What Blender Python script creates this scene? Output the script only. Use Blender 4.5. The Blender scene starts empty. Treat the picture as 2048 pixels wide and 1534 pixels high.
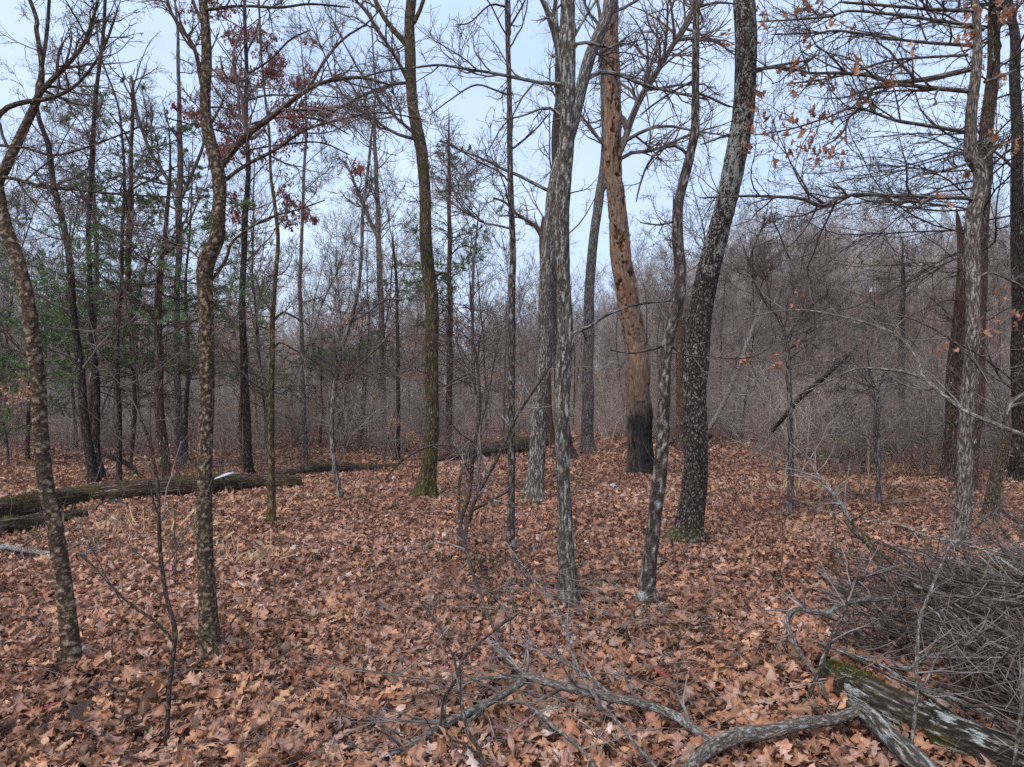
import bpy, math, random
import numpy as np
random.seed(7)
RNG = np.random.default_rng(7)
PI = math.pi
sc = bpy.context.scene
COL = sc.collection

# ------------------------------------------------------------------ camera
FPX = 2048 * 24.0 / 36.0
CAM_H = 1.6
PITCH = math.atan(38 / FPX)
cam = bpy.data.cameras.new('camera')
cam.lens = 24.0; cam.sensor_width = 36.0; cam.clip_start = 0.05; cam.clip_end = 3000
camo = bpy.data.objects.new('camera', cam); COL.objects.link(camo)
camo.location = (0, 0, CAM_H); camo.rotation_euler = (math.radians(90) + PITCH, 0, 0)
sc.camera = camo

# ------------------------------------------------------------------ light
SUN_EL, SUN_AZ = math.radians(52), math.radians(215)
w = bpy.data.worlds.new('World'); sc.world = w; w.use_nodes = True
nt = w.node_tree; nt.nodes.clear()
sky = nt.nodes.new('ShaderNodeTexSky'); sky.sky_type = 'NISHITA'; sky.sun_disc = False
sky.sun_elevation = SUN_EL; sky.sun_rotation = SUN_AZ; sky.dust_density = 3.0; sky.air_density = 1.2
tc = nt.nodes.new('ShaderNodeTexCoord'); mp = nt.nodes.new('ShaderNodeMapping'); mp.inputs['Scale'].default_value = (1.2, 1.2, 3.0)
nz = nt.nodes.new('ShaderNodeTexNoise'); nz.inputs['Scale'].default_value = 1.6; nz.inputs['Detail'].default_value = 4; nz.inputs['Roughness'].default_value = .55
cr = nt.nodes.new('ShaderNodeValToRGB')
cr.color_ramp.elements[0].position = .34; cr.color_ramp.elements[0].color = (.40, .52, .755, 1)
cr.color_ramp.elements[1].position = .64; cr.color_ramp.elements[1].color = (.54, .655, .845, 1)
sc10 = nt.nodes.new('ShaderNodeVectorMath'); sc10.operation = 'SCALE'; sc10.inputs['Scale'].default_value = 8.0
mx = nt.nodes.new('ShaderNodeMix'); mx.data_type = 'RGBA'; mx.inputs['Factor'].default_value = .85
bg = nt.nodes.new('ShaderNodeBackground'); bg.inputs['Strength'].default_value = .1
wo = nt.nodes.new('ShaderNodeOutputWorld')
L = nt.links.new
L(tc.outputs['Generated'], mp.inputs['Vector']); L(mp.outputs[0], nz.inputs['Vector']); L(nz.outputs['Fac'], cr.inputs['Fac'])
L(cr.outputs['Color'], sc10.inputs[0]); L(sky.outputs[0], mx.inputs[6]); L(sc10.outputs[0], mx.inputs[7])
L(mx.outputs[2], bg.inputs['Color']); L(bg.outputs[0], wo.inputs['Surface'])
sl = bpy.data.lights.new('sun', 'SUN'); sl.energy = 1.8; sl.angle = math.radians(22); sl.color = (1.0, .95, .88)
so = bpy.data.objects.new('sun', sl); COL.objects.link(so)
so.rotation_euler = (PI / 2 - SUN_EL, 0, PI - SUN_AZ)
sc.view_settings.view_transform = 'Standard'; sc.view_settings.look = 'None'
sc.view_settings.exposure = 1.0; sc.view_settings.gamma = 1.0
sc.render.engine = 'CYCLES'
sc.cycles.max_bounces = 4; sc.cycles.diffuse_bounces = 3; sc.cycles.glossy_bounces = 1
sc.cycles.transmission_bounces = 1; sc.cycles.transparent_max_bounces = 4
sc.cycles.use_denoising = False

# ------------------------------------------------------------------ maths helpers
def smooth(t):
    t = np.clip(t, 0, 1); return t * t * (3 - 2 * t)
def terrain(x, y):
    x = np.asarray(x, float); y = np.asarray(y, float)
    h = .05 * np.sin(.55 * x + .8) * np.sin(.41 * y + .3) + .025 * np.sin(1.9 * x + 1.1 * y) + .02 * np.sin(2.3 * y - 1.3 * x + 1)
    far = smooth((y - 10) / 25.)
    h = h + far * .25 * np.sin(.13 * x + .2 * y + 2)
    side = smooth((x + .05 * y - 4) / (.35 * np.abs(y) + 10))
    h = h + 21 * smooth((y - 36) / 100.) * side + 3.0 * smooth((y - 60) / 120.)
    return h
CP, SP = math.cos(PITCH), math.sin(PITCH)
def ray(px, py):
    x = (px - 1024) / FPX; z = -(py - 767) / FPX
    return np.array([x, CP - SP * z, SP + CP * z])
def P(px, py, Y):
    d = ray(px, py); return np.array([0, 0, CAM_H]) + d * (Y / d[1])
def G(px, py, lift=0.0):
    """where the line of sight through a pixel meets the ground (plus lift)"""
    d = ray(px, py); hgt = lift
    for _ in range(12):
        t = (CAM_H - hgt) / max(-d[2], 1e-3); p = d * t
        hgt = .5 * hgt + .5 * (float(terrain(p[0], p[1])) + lift)
    p = np.array([0, 0, CAM_H]) + d * t; p[2] = float(terrain(p[0], p[1])) + lift
    return p
def hsh(ix, iy, iz, seed):
    h = (ix.astype(np.uint64) * np.uint64(374761393) + iy.astype(np.uint64) * np.uint64(668265263) + iz.astype(np.uint64) * np.uint64(2246822519) + np.uint64(seed * 3266489917 + 17)) & np.uint64(0xffffffff)
    h ^= h >> np.uint64(15); h = (h * np.uint64(2246822519)) & np.uint64(0xffffffff)
    h ^= h >> np.uint64(13); h = (h * np.uint64(3266489917)) & np.uint64(0xffffffff)
    h ^= h >> np.uint64(16)
    return h.astype(np.float64) / 4294967296.0
def vnoise(p, seed=0):
    p = p + 1000.0
    i = np.floor(p).astype(np.int64); f = p - i; f = f * f * (3 - 2 * f)
    o = 0
    for dx in (0, 1):
        for dy in (0, 1):
            for dz in (0, 1):
                wgt = (f[..., 0] if dx else 1 - f[..., 0]) * (f[..., 1] if dy else 1 - f[..., 1]) * (f[..., 2] if dz else 1 - f[..., 2])
                o = o + wgt * hsh(i[..., 0] + dx, i[..., 1] + dy, i[..., 2] + dz, seed)
    return o
def norm(v):
    return v / np.maximum(np.linalg.norm(v, axis=-1, keepdims=True), 1e-9)

# ------------------------------------------------------------------ mesh helpers
def raw_mesh(name, V, F, attrs=None, smooth_=True):
    """V (N,3), F (M,4) quads"""
    me = bpy.data.meshes.new(name)
    V = np.ascontiguousarray(V, np.float32); F = np.ascontiguousarray(F, np.int32)
    k = F.shape[1]
    me.vertices.add(len(V)); me.vertices.foreach_set('co', V.ravel())
    me.loops.add(F.size); me.loops.foreach_set('vertex_index', F.ravel())
    me.polygons.add(len(F)); me.polygons.foreach_set('loop_start', np.arange(0, F.size, k, dtype=np.int32))
    me.polygons.foreach_set('loop_total', np.full(len(F), k, np.int32))
    me.polygons.foreach_set('use_smooth', np.full(len(F), smooth_, bool))
    for an, av in (attrs or {}).items():
        a = me.attributes.new(an, 'FLOAT_VECTOR', 'POINT'); a.data.foreach_set('vector', np.ascontiguousarray(av, np.float32).ravel())
    me.update(calc_edges=True)
    return me
def link(name, me, mat, parent=None, off=None):
    o = bpy.data.objects.new(name, me); COL.objects.link(o)
    if mat is not None and not me.materials: me.materials.append(mat)
    if parent is not None: o.parent = parent
    return o
def tag(o, label=None, cat=None, group=None, kind=None):
    if label: o['label'] = label
    if cat: o['category'] = cat
    if group: o['group'] = group
    if kind: o['kind'] = kind
    return o
def empty(name, loc, label, cat, group=None):
    o = bpy.data.objects.new(name, None); COL.objects.link(o); o.location = loc; o.empty_display_size = .2
    return tag(o, label, cat, group)
def copy_tree(o, parent=None):
    c = o.copy(); COL.objects.link(c); c.parent = parent
    for ch in o.children: copy_tree(ch, c)
    return c

class Tubes:
    def __init__(s): s.V = []; s.F = []; s.B = []; s.n = 0
    def add(s, Pt, R, k, bkr=None, fac=None, z0=0.0):
        """Pt (M,n,3), R (M,n); fac (M,n,k) multiplies the radius"""
        Pt = np.asarray(Pt, float); R = np.asarray(R, float)
        if Pt.ndim == 2: Pt = Pt[None]; R = R[None]
        M, n, _ = Pt.shape
        if M == 0: return
        T = np.empty_like(Pt); T[:, 1:-1] = Pt[:, 2:] - Pt[:, :-2]; T[:, 0] = Pt[:, 1] - Pt[:, 0]; T[:, -1] = Pt[:, -1] - Pt[:, -2]
        T = norm(T)
        md = norm(Pt[:, -1] - Pt[:, 0]); ref = np.zeros((M, 3)); ref[np.arange(M), np.argmin(np.abs(md), axis=1)] = 1
        ref = ref[:, None, :]
        A = norm(ref - (ref * T).sum(-1, keepdims=True) * T); Bv = np.cross(T, A)
        ph = np.arange(k) * 2 * PI / k
        c = np.cos(ph)[None, None, :, None]; sn = np.sin(ph)[None, None, :, None]
        r = R[:, :, None] * (fac if fac is not None else 1.0)
        if np.ndim(r) == 3 and r.shape[2] == 1: r = np.repeat(r, k, 2)
        V = Pt[:, :, None, :] + r[..., None] * (A[:, :, None, :] * c + Bv[:, :, None, :] * sn)
        ln = np.concatenate([np.zeros((M, 1)), np.cumsum(np.linalg.norm(Pt[:, 1:] - Pt[:, :-1], axis=-1), axis=1)], axis=1)
        rm = R.max(axis=1) if bkr is None else np.full(M, bkr)
        B = np.empty(V.shape); B[..., 0] = np.cos(ph)[None, None, :] * rm[:, None, None]; B[..., 1] = np.sin(ph)[None, None, :] * rm[:, None, None]; B[..., 2] = ln[:, :, None] + z0
        base = s.n + (np.arange(M) * n * k)[:, None, None]; i = np.arange(n - 1)[None, :, None] * k; j = np.arange(k)[None, None, :]; j2 = (j + 1) % k
        F = np.stack([base + i + j, base + i + j2, base + i + k + j2, base + i + k + j], axis=-1).reshape(-1, 4)
        s.V.append(V.reshape(-1, 3)); s.F.append(F); s.B.append(B.reshape(-1, 3)); s.n += M * n * k
    def mesh(s, name, off=(0, 0, 0)):
        V = np.concatenate(s.V) - np.asarray(off)
        return raw_mesh(name, V, np.concatenate(s.F), {'bk': np.concatenate(s.B)})
    def build(s, name, mat, parent=None, off=(0, 0, 0)):
        return link(name, s.mesh(name, off), mat, parent)

def resample(pts, rad, n=None, ds=.05):
    """Catmull-Rom through control points, evenly spaced"""
    pts = np.asarray(pts, float); rad = np.asarray(rad, float)
    a = np.vstack([2 * pts[0] - pts[1], pts, 2 * pts[-1] - pts[-2]]); ra = np.r_[rad[0], rad, rad[-1]]
    out = []; ro = []
    for i in range(1, len(a) - 2):
        for t in np.linspace(0, 1, 8, endpoint=False):
            t2, t3 = t * t, t * t * t
            out.append(.5 * ((2 * a[i]) + (-a[i - 1] + a[i + 1]) * t + (2 * a[i - 1] - 5 * a[i] + 4 * a[i + 1] - a[i + 2]) * t2 + (-a[i - 1] + 3 * a[i] - 3 * a[i + 1] + a[i + 2]) * t3))
            ro.append(ra[i] * (1 - t) + ra[i + 1] * t)
    out.append(pts[-1]); ro.append(rad[-1]); out = np.array(out); ro = np.array(ro)
    s = np.r_[0, np.cumsum(np.linalg.norm(out[1:] - out[:-1], axis=1))]
    if n is None: n = max(4, int(s[-1] / ds) + 1)
    q = np.linspace(0, s[-1], n)
    return np.stack([np.interp(q, s, out[:, i]) for i in range(3)], 1), np.interp(q, s, ro)

# ------------------------------------------------------------------ branching
def grow(start, d, length, n, wig, trop, rng, up=(0, 0, 1)):
    M = len(start); Pn = np.empty((M, n, 3)); Pn[:, 0] = start; d = norm(d.copy())
    st = (length / (n - 1))[:, None]; upv = np.asarray(up, float)
    for i in range(1, n):
        Pn[:, i] = Pn[:, i - 1] + d * st
        d = norm(d + wig * rng.normal(size=(M, 3)) + trop * upv)
    return Pn
def sprout(Pt, R, count, rng, t0=.15, t1=1.0, ang=(.9, .2), ln=(.3, .6), n=6, wig=.22, trop=.05, rf=.6, rmin=.002, tpow=1.0, absl=False, flat=0.0, taper=.8):
    M, m, _ = Pt.shape
    if M == 0 or count == 0: return np.zeros((0, n, 3)), np.zeros((0, n))
    plen = np.linalg.norm(Pt[:, 1:] - Pt[:, :-1], axis=-1).sum(1)
    idx = rng.choice(M, size=count, p=plen / plen.sum())
    t = t0 + (t1 - t0) * rng.random(count) ** tpow
    x = t * (m - 1); i = np.minimum(x.astype(int), m - 2); f = (x - i)[:, None]
    a = Pt[idx, i]; b = Pt[idx, i + 1]; pos = a * (1 - f) + b * f; T = norm(b - a)
    r = R[idx, i] * (1 - f[:, 0]) + R[idx, i + 1] * f[:, 0]
    q = rng.normal(size=(count, 3)); q[:, 2] *= (1 - flat); pr = norm(q - (q * T).sum(-1, keepdims=True) * T)
    an = rng.normal(ang[0], ang[1], count)[:, None]
    d = T * np.cos(an) + pr * np.sin(an)
    l = rng.uniform(ln[0], ln[1], count)
    if not absl: l = l * plen[idx] * (1.15 - .6 * t)
    C = grow(pos, d, l, n, wig, trop, rng)
    r0 = np.maximum(np.minimum(r * rf, r * .95) , rmin)
    RR = r0[:, None] * (1 - taper * np.linspace(0, 1, n)[None, :]); RR = np.maximum(RR, rmin * .6)
    return C, RR

# ------------------------------------------------------------------ materials
def nodes(name):
    m = bpy.data.materials.new(name); m.use_nodes = True; nt = m.node_tree
    b = nt.nodes['Principled BSDF']; b.inputs['Roughness'].default_value = .9
    b.inputs['Specular IOR Level'].default_value = .2
    return m, nt, b
def ramp(nt, stops, interp='LINEAR'):
    r = nt.nodes.new('ShaderNodeValToRGB'); e = r.color_ramp.elements; r.color_ramp.interpolation = interp
    while len(e) < len(stops): e.new(.5)
    for el, (p, c) in zip(e, stops):
        el.position = p; el.color = tuple(c) + (1,) if len(c) == 3 else c
    return r
def mixc(nt, fac, a, b, mode='MIX'):
    m = nt.nodes.new('ShaderNodeMix'); m.data_type = 'RGBA'; m.blend_type = mode
    for s, v in ((0, fac), (6, a), (7, b)):
        if hasattr(v, 'is_linked') or isinstance(v, bpy.types.NodeSocket): nt.links.new(v, m.inputs[s])
        elif s == 0: m.inputs[0].default_value = v
        else: m.inputs[s].default_value = tuple(v) + (1,)
    return m.outputs[2]
def mathn(nt, op, a, b=None, clamp=False):
    m = nt.nodes.new('ShaderNodeMath'); m.operation = op; m.use_clamp = clamp
    for s, v in ((0, a), (1, b)):
        if v is None: continue
        if isinstance(v, bpy.types.NodeSocket): nt.links.new(v, m.inputs[s])
        else: m.inputs[s].default_value = v
    return m.outputs[0]
def noise(nt, vec, scale, detail=3, rough=.6):
    n = nt.nodes.new('ShaderNodeTexNoise'); n.inputs['Scale'].default_value = scale; n.inputs['Detail'].default_value = detail; n.inputs['Roughness'].default_value = rough
    if vec is not None: nt.links.new(vec, n.inputs['Vector'])
    return n.outputs['Fac']
def mapping(nt, vec, s, loc=(0, 0, 0)):
    m = nt.nodes.new('ShaderNodeMapping'); m.inputs['Scale'].default_value = s; m.inputs['Location'].default_value = loc
    nt.links.new(vec, m.inputs['Vector']); return m.outputs[0]
def bump(nt, h, strength, dist, b):
    bm = nt.nodes.new('ShaderNodeBump'); bm.inputs['Strength'].default_value = strength; bm.inputs['Distance'].default_value = dist
    nt.links.new(h, bm.inputs['Height']); nt.links.new(bm.outputs[0], b.inputs['Normal'])

def bark(name, dark, mid, light, ridge=30, stretch=.22, lichen=0.0, lcol=(.38, .44, .42), moss=0.0, mcol=(.055, .055, .014), mossbase=0.0, char=None, seed=0, lscale=9, fsc=70, lgrow=0):
    """bark in the coordinates of the straightened trunk, so ridges follow every bend"""
    m, nt, b = nodes(name)
    at = nt.nodes.new('ShaderNodeAttribute'); at.attribute_name = 'bk'; vec = mapping(nt, at.outputs['Vector'], (1, 1, 1), (seed * 3.7, seed * 1.3, seed * 2.1))
    warp = nt.nodes.new('ShaderNodeTexNoise'); warp.inputs['Scale'].default_value = 7; warp.inputs['Detail'].default_value = 2; nt.links.new(vec, warp.inputs['Vector'])
    wv = nt.nodes.new('ShaderNodeVectorMath'); wv.operation = 'MULTIPLY_ADD'; wv.inputs[1].default_value = (.05, .05, .1); nt.links.new(warp.outputs['Color'], wv.inputs[0]); nt.links.new(vec, wv.inputs[2])
    sv = mapping(nt, wv.outputs[0], (ridge, ridge, ridge * stretch))
    vo = nt.nodes.new('ShaderNodeTexVoronoi'); vo.feature = 'DISTANCE_TO_EDGE'; vo.inputs['Scale'].default_value = 1.0; nt.links.new(sv, vo.inputs['Vector'])
    vc = nt.nodes.new('ShaderNodeTexVoronoi'); vc.feature = 'F1'; vc.inputs['Scale'].default_value = 1.0; nt.links.new(sv, vc.inputs['Vector'])
    fine = noise(nt, mapping(nt, vec, (fsc, fsc, fsc * max(.25, stretch))), 1.0, 4, .72)
    crack = mathn(nt, 'MULTIPLY', vo.outputs['Distance'], 3.0, True)
    hgt = mathn(nt, 'ADD', mathn(nt, 'MULTIPLY', mathn(nt, 'MULTIPLY', vo.outputs['Distance'], 1.9, True), .55), mathn(nt, 'SUBTRACT', mathn(nt, 'MULTIPLY', fine, 1.9), .67))
    c1 = ramp(nt, [(.34, dark), (.52, mid), (.70, light)]); nt.links.new(hgt, c1.inputs['Fac'])
    sep = nt.nodes.new('ShaderNodeSeparateColor'); nt.links.new(vc.outputs['Color'], sep.inputs[0])
    col = mixc(nt, mathn(nt, 'MULTIPLY', sep.outputs[0], .25), c1.outputs['Color'], mid)
    big = noise(nt, vec, 1.6, 3, .6)
    bigr = ramp(nt, [(.3, (.88, .87, .86)), (.7, (1.08, 1.08, 1.08))]); nt.links.new(big, bigr.inputs['Fac'])
    col = mixc(nt, 1.0, col, bigr.outputs['Color'], 'MULTIPLY')
    if lichen > 0:
        ln_ = noise(nt, mapping(nt, vec, (1, 1, .45), (5, 1, 2)), lscale, 5, .72)
        zone = noise(nt, vec, 1.1, 1, .5)
        lf = mathn(nt, 'ADD', ln_, mathn(nt, 'MULTIPLY', zone, .35))
        th = .88 - lichen * .25
        lr = ramp(nt, [(th - .04, (0, 0, 0)), (th + .02, (1, 1, 1))])
        if lgrow:
            sz = nt.nodes.new('ShaderNodeSeparateXYZ'); nt.links.new(at.outputs['Vector'], sz.inputs[0])
            lf = mathn(nt, 'ADD', lf, mathn(nt, 'MULTIPLY', mathn(nt, 'MULTIPLY', mathn(nt, 'SUBTRACT', sz.outputs[2], 1.2), .33, True), lgrow))
        lf = mathn(nt, 'ADD', lf, mathn(nt, 'MULTIPLY', mathn(nt, 'SUBTRACT', hgt, .5), .3))
        nt.links.new(lf, lr.inputs['Fac'])
        lc2 = mixc(nt, fine, tuple(x * .75 for x in lcol), tuple(min(1, x * 1.35) for x in lcol))
        col = mixc(nt, mathn(nt, 'MULTIPLY', lr.outputs['Color'], .9), col, lc2)
    if moss > 0 or mossbase > 0:
        mn = noise(nt, mapping(nt, vec, (1, 1, .5), (1, 7, 3)), 6, 4, .7)
        sx = nt.nodes.new('ShaderNodeSeparateXYZ'); nt.links.new(at.outputs['Vector'], sx.inputs[0])
        low = mathn(nt, 'MULTIPLY', mathn(nt, 'SUBTRACT', 1.0, mathn(nt, 'MULTIPLY', sx.outputs[2], 1.5), True), mossbase)
        ms = mathn(nt, 'ADD', mathn(nt, 'ADD', mn, low), moss * .35)
        ms = mathn(nt, 'ADD', ms, mathn(nt, 'MULTIPLY', mathn(nt, 'SUBTRACT', .5, fine), .5)); mr = ramp(nt, [(.67, (0, 0, 0)), (.82, (1, 1, 1))]); nt.links.new(ms, mr.inputs['Fac'])
        mc = mixc(nt, fine, tuple(x * .5 for x in mcol), tuple(x * 1.7 for x in mcol))
        col = mixc(nt, mathn(nt, 'MULTIPLY', mr.outputs['Color'], .85), col, mc)
    nt.links.new(col, b.inputs['Base Color'])
    bump(nt, hgt, 1.0, .02, b)
    return m

def twig_mat(name, a, b_, c=None, scale=3.0):
    m, nt, b = nodes(name)
    g = nt.nodes.new('ShaderNodeNewGeometry')
    n = noise(nt, g.outputs['Position'], scale, 3, .7); oi = nt.nodes.new('ShaderNodeObjectInfo')
    r = ramp(nt, [(.35, a), (.62, b_)] + ([(.75, c)] if c else [])); nt.links.new(n, r.inputs['Fac'])
    v = ramp(nt, [(0, (.75, .72, .72)), (1, (1.25, 1.22, 1.25))]); nt.links.new(oi.outputs['Random'], v.inputs['Fac'])
    nt.links.new(mixc(nt, 1.0, r.outputs['Color'], v.outputs['Color'], 'MULTIPLY'), b.inputs['Base Color'])
    return m

def leaf_mat(name, stops, under=(.42, .34, .29), undermix=.45, trans=0.15, veins=True, patchy=False):
    m, nt, b = nodes(name); b.inputs['Roughness'].default_value = .62; b.inputs['Specular IOR Level'].default_value = .3
    at = nt.nodes.new('ShaderNodeAttribute'); at.attribute_name = 'lf'; sx = nt.nodes.new('ShaderNodeSeparateXYZ'); nt.links.new(at.outputs['Vector'], sx.inputs[0])
    r = ramp(nt, stops); nt.links.new(sx.outputs[2], r.inputs['Fac'])
    g = nt.nodes.new('ShaderNodeNewGeometry')
    col = mixc(nt, mathn(nt, 'MULTIPLY', g.outputs['Backfacing'], undermix), r.outputs['Color'], under)
    n = noise(nt, g.outputs['Position'], 40, 3, .65)
    nr = ramp(nt, [(.3, (.66, .62, .6)), (.65, (1.15, 1.15, 1.15))]); nt.links.new(n, nr.inputs['Fac'])
    col = mixc(nt, 1.0, col, nr.outputs['Color'], 'MULTIPLY')
    if patchy:
        dn = ramp(nt, [(.36, (.60, .54, .52)), (.50, (.95, .94, .93)), (.7, (1.12, 1.1, 1.08))]); nt.links.new(noise(nt, g.outputs['Position'], 2.2, 4, .65), dn.inputs['Fac']); col = mixc(nt, 1.0, col, dn.outputs['Color'], 'MULTIPLY')  # broad noise patches multiply the leaf colour darker and lighter
    if veins:
        av = mathn(nt, 'ABSOLUTE', sx.outputs[1])
        lat = mathn(nt, 'SINE', mathn(nt, 'MULTIPLY', mathn(nt, 'SUBTRACT', sx.outputs[0], mathn(nt, 'MULTIPLY', av, .12)), 50.0))
        lv = mathn(nt, 'GREATER_THAN', lat, .93); mr = mathn(nt, 'LESS_THAN', av, .06)
        vv = mathn(nt, 'MAXIMUM', mathn(nt, 'MULTIPLY', lv, .45), mathn(nt, 'MULTIPLY', mr, .8))
        col = mixc(nt, mathn(nt, 'MULTIPLY', vv, .5), col, (.50, .36, .24))
        bump(nt, vv, .4, .002, b)
    nt.links.new(col, b.inputs['Base Color'])
    if trans > 0:
        tr = nt.nodes.new('ShaderNodeBsdfTranslucent'); nt.links.new(col, tr.inputs['Color'])
        mxs = nt.nodes.new('ShaderNodeMixShader'); mxs.inputs[0].default_value = trans
        o = nt.nodes['Material Output']; nt.links.new(b.outputs[0], mxs.inputs[1]); nt.links.new(tr.outputs[0], mxs.inputs[2]); nt.links.new(mxs.outputs[0], o.inputs['Surface'])
    return m

M_LIT = leaf_mat('leaf_litter_mat', [(0.0, (0.058, 0.026, 0.017)), (.10, (0.174, 0.068, 0.037)), (.20, (0.415, 0.199, 0.112)), (.28, (0.290, 0.175, 0.147)), (.36, (0.220, 0.088, 0.050)), (.45, (0.512, 0.269, 0.149)), (.53, (0.359, 0.222, 0.190)), (.61, (0.325, 0.123, 0.067)), (.69, (0.610, 0.346, 0.202)), (.76, (0.151, 0.064, 0.039)), (.83, (0.488, 0.333, 0.261)), (.90, (0.417, 0.175, 0.098)), (.97, (0.637, 0.514, 0.467)), (.99, (0.278, 0.053, 0.050))], trans=.12, patchy=True)
M_RED = leaf_mat('dark_red_leaf', [(0, (.14, .03, .03)), (.5, (.25, .055, .05)), (1, (.36, .11, .08))], under=(.30, .14, .12), undermix=.4, trans=.25, veins=False)
M_TAN = leaf_mat('tan_oak_leaf', [(0, (.24, .09, .045)), (.5, (.40, .165, .085)), (1, (.50, .25, .15))], under=(.45, .27, .19), undermix=.5, trans=.3)
M_BEECH = leaf_mat('beech_leaf', [(0, (.42, .20, .11)), (.5, (.58, .30, .17)), (1, (.66, .40, .26))], under=(.6, .4, .28), trans=.3, veins=False)
M_CEDAR = leaf_mat('cedar_foliage', [(0, (.07, .12, .05)), (.5, (.14, .22, .09)), (1, (.24, .32, .15))], under=(.12, .17, .09), undermix=.3, trans=.2, veins=False)
M_CEDARD = leaf_mat('dark_cedar_foliage', [(0, (.02, .035, .022)), (.5, (.04, .065, .035)), (1, (.09, .10, .05))], under=(.06, .08, .05), undermix=.3, trans=.15, veins=False)
M_GRASS = leaf_mat('dry_grass_mat', [(0, (.40, .28, .16)), (1, (.60, .46, .30))], under=(.5, .38, .24), trans=.2, veins=False)
M_MOSS = leaf_mat('moss_mat', [(0, (.035, .035, .010)), (.6, (.075, .075, .016)), (1, (.15, .14, .025))], under=(.1, .1, .02), trans=.1, veins=False)
M_BROWN = bark('ridged_brown_bark', (0.039, 0.028, 0.018), (0.159, 0.113, 0.077), (0.356, 0.271, 0.198), 62, .34, moss=0, mossbase=.18, seed=1, fsc=110)
M_MOSSY = bark('mossy_brown_bark', (0.034, 0.024, 0.014), (0.115, 0.083, 0.048), (0.253, 0.196, 0.127), 38, .16, lichen=.08, moss=.52, mossbase=.3, mcol=(.06, .055, .014), seed=2)
M_GREY = bark('grey_furrowed_bark', (0.047, 0.041, 0.035), (0.194, 0.174, 0.157), (0.456, 0.421, 0.389), 34, .09, lichen=.32, lcol=(.28, .32, .31), mossbase=.25, seed=3, lscale=13)
M_DKLICH = bark('dark_bark_with_lichen', (0.033, 0.027, 0.024), (0.128, 0.105, 0.095), (0.285, 0.247, 0.225), 38, .18, lichen=.36, lcol=(.34, .38, .37), mossbase=.22, seed=4, lscale=14)
M_PLATE = bark('dark_plated_bark', (0.015, 0.011, 0.011), (0.075, 0.061, 0.055), (0.245, 0.208, 0.187), 40, .5, lichen=.16, lcol=(.27, .275, .25), mossbase=.4, seed=5, lscale=17, fsc=50, lgrow=.13)
M_PALE = bark('pale_grey_bark', (0.056, 0.045, 0.039), (0.206, 0.173, 0.147), (0.413, 0.369, 0.325), 36, .16, lichen=.18, lcol=(.34, .34, .31), mossbase=.2, seed=6)
M_RCEDAR = bark('stringy_red_cedar_bark', (0.034, 0.022, 0.016), (0.115, 0.069, 0.053), (0.230, 0.149, 0.115), 46, .06, lichen=.15, moss=.05, seed=7)
M_DARK = bark('dark_wet_bark', (0.014, 0.011, 0.010), (0.057, 0.046, 0.041), (0.138, 0.115, 0.103), 36, .22, lichen=.1, moss=.05, mossbase=.2, seed=8)
M_BGBARK = bark('grey_brown_bark', (0.052, 0.043, 0.039), (0.172, 0.144, 0.132), (0.322, 0.282, 0.265), 28, .14, lichen=.25, lcol=(.27, .28, .265), mossbase=.15, seed=9)
M_LOG = bark('rotten_log_bark', (0.021, 0.014, 0.010), (0.086, 0.055, 0.039), (0.218, 0.149, 0.109), 26, .07, moss=.42, mcol=(.07, .062, .014), lichen=.05, seed=10)
M_LOGL = bark('mossy_lichened_log_bark', (0.018, 0.014, 0.011), (0.081, 0.061, 0.048), (0.184, 0.149, 0.115), 30, .2, moss=.46, mcol=(.07, .072, .014), lichen=.45, lcol=(.38, .41, .39), lscale=8, seed=11)
M_BRLI = bark('lichened_branch_bark', (0.098, 0.074, 0.060), (0.332, 0.264, 0.215), (0.585, 0.507, 0.439), 50, .5, lichen=.6, lcol=(.40, .44, .44), lscale=20, seed=12, fsc=120)
M_BRBR = bark('brown_branch_bark', (0.044, 0.033, 0.027), (0.138, 0.100, 0.083), (0.288, 0.225, 0.194), 50, .4, lichen=.2, lcol=(.32, .33, .31), lscale=18, seed=13, fsc=120)
M_SILV = bark('silvery_dead_wood', (0.115, 0.092, 0.078), (0.310, 0.276, 0.241), (0.483, 0.454, 0.414), 50, .4, lichen=.35, lcol=(.40, .43, .43), lscale=20, seed=14, fsc=120)
M_TWIG = twig_mat('grey_brown_twig', (.075, .057, .052), (.16, .128, .118), (.27, .23, .215))
M_TWIGP = twig_mat('purplish_grey_twig', (.15, .115, .095), (.30, .25, .215), (.43, .385, .345), .8)
M_TWIGS = twig_mat('pale_scrub_twig', (.22, .185, .16), (.38, .34, .31), (.5, .47, .44), 2)
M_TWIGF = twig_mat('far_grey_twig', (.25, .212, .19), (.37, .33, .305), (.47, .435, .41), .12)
M_TWIGW = twig_mat('weathered_silver_twig', (.07, .055, .048), (.23, .205, .188), (.43, .41, .395), 7)
M_TWIGS2 = twig_mat('silvery_dead_twig', (.06, .048, .042), (.21, .185, .165), (.46, .44, .425), 9)
M_TWIGK = twig_mat('shade_dark_dead_twig', (.02, .015, .012), (.06, .046, .038), (.14, .115, .10), 7)  # twig colour darkened to carry the shade inside the brush heap
M_TWIGD = twig_mat('dark_cedar_twig', (.045, .034, .031), (.10, .076, .07), (.17, .135, .125))

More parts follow.
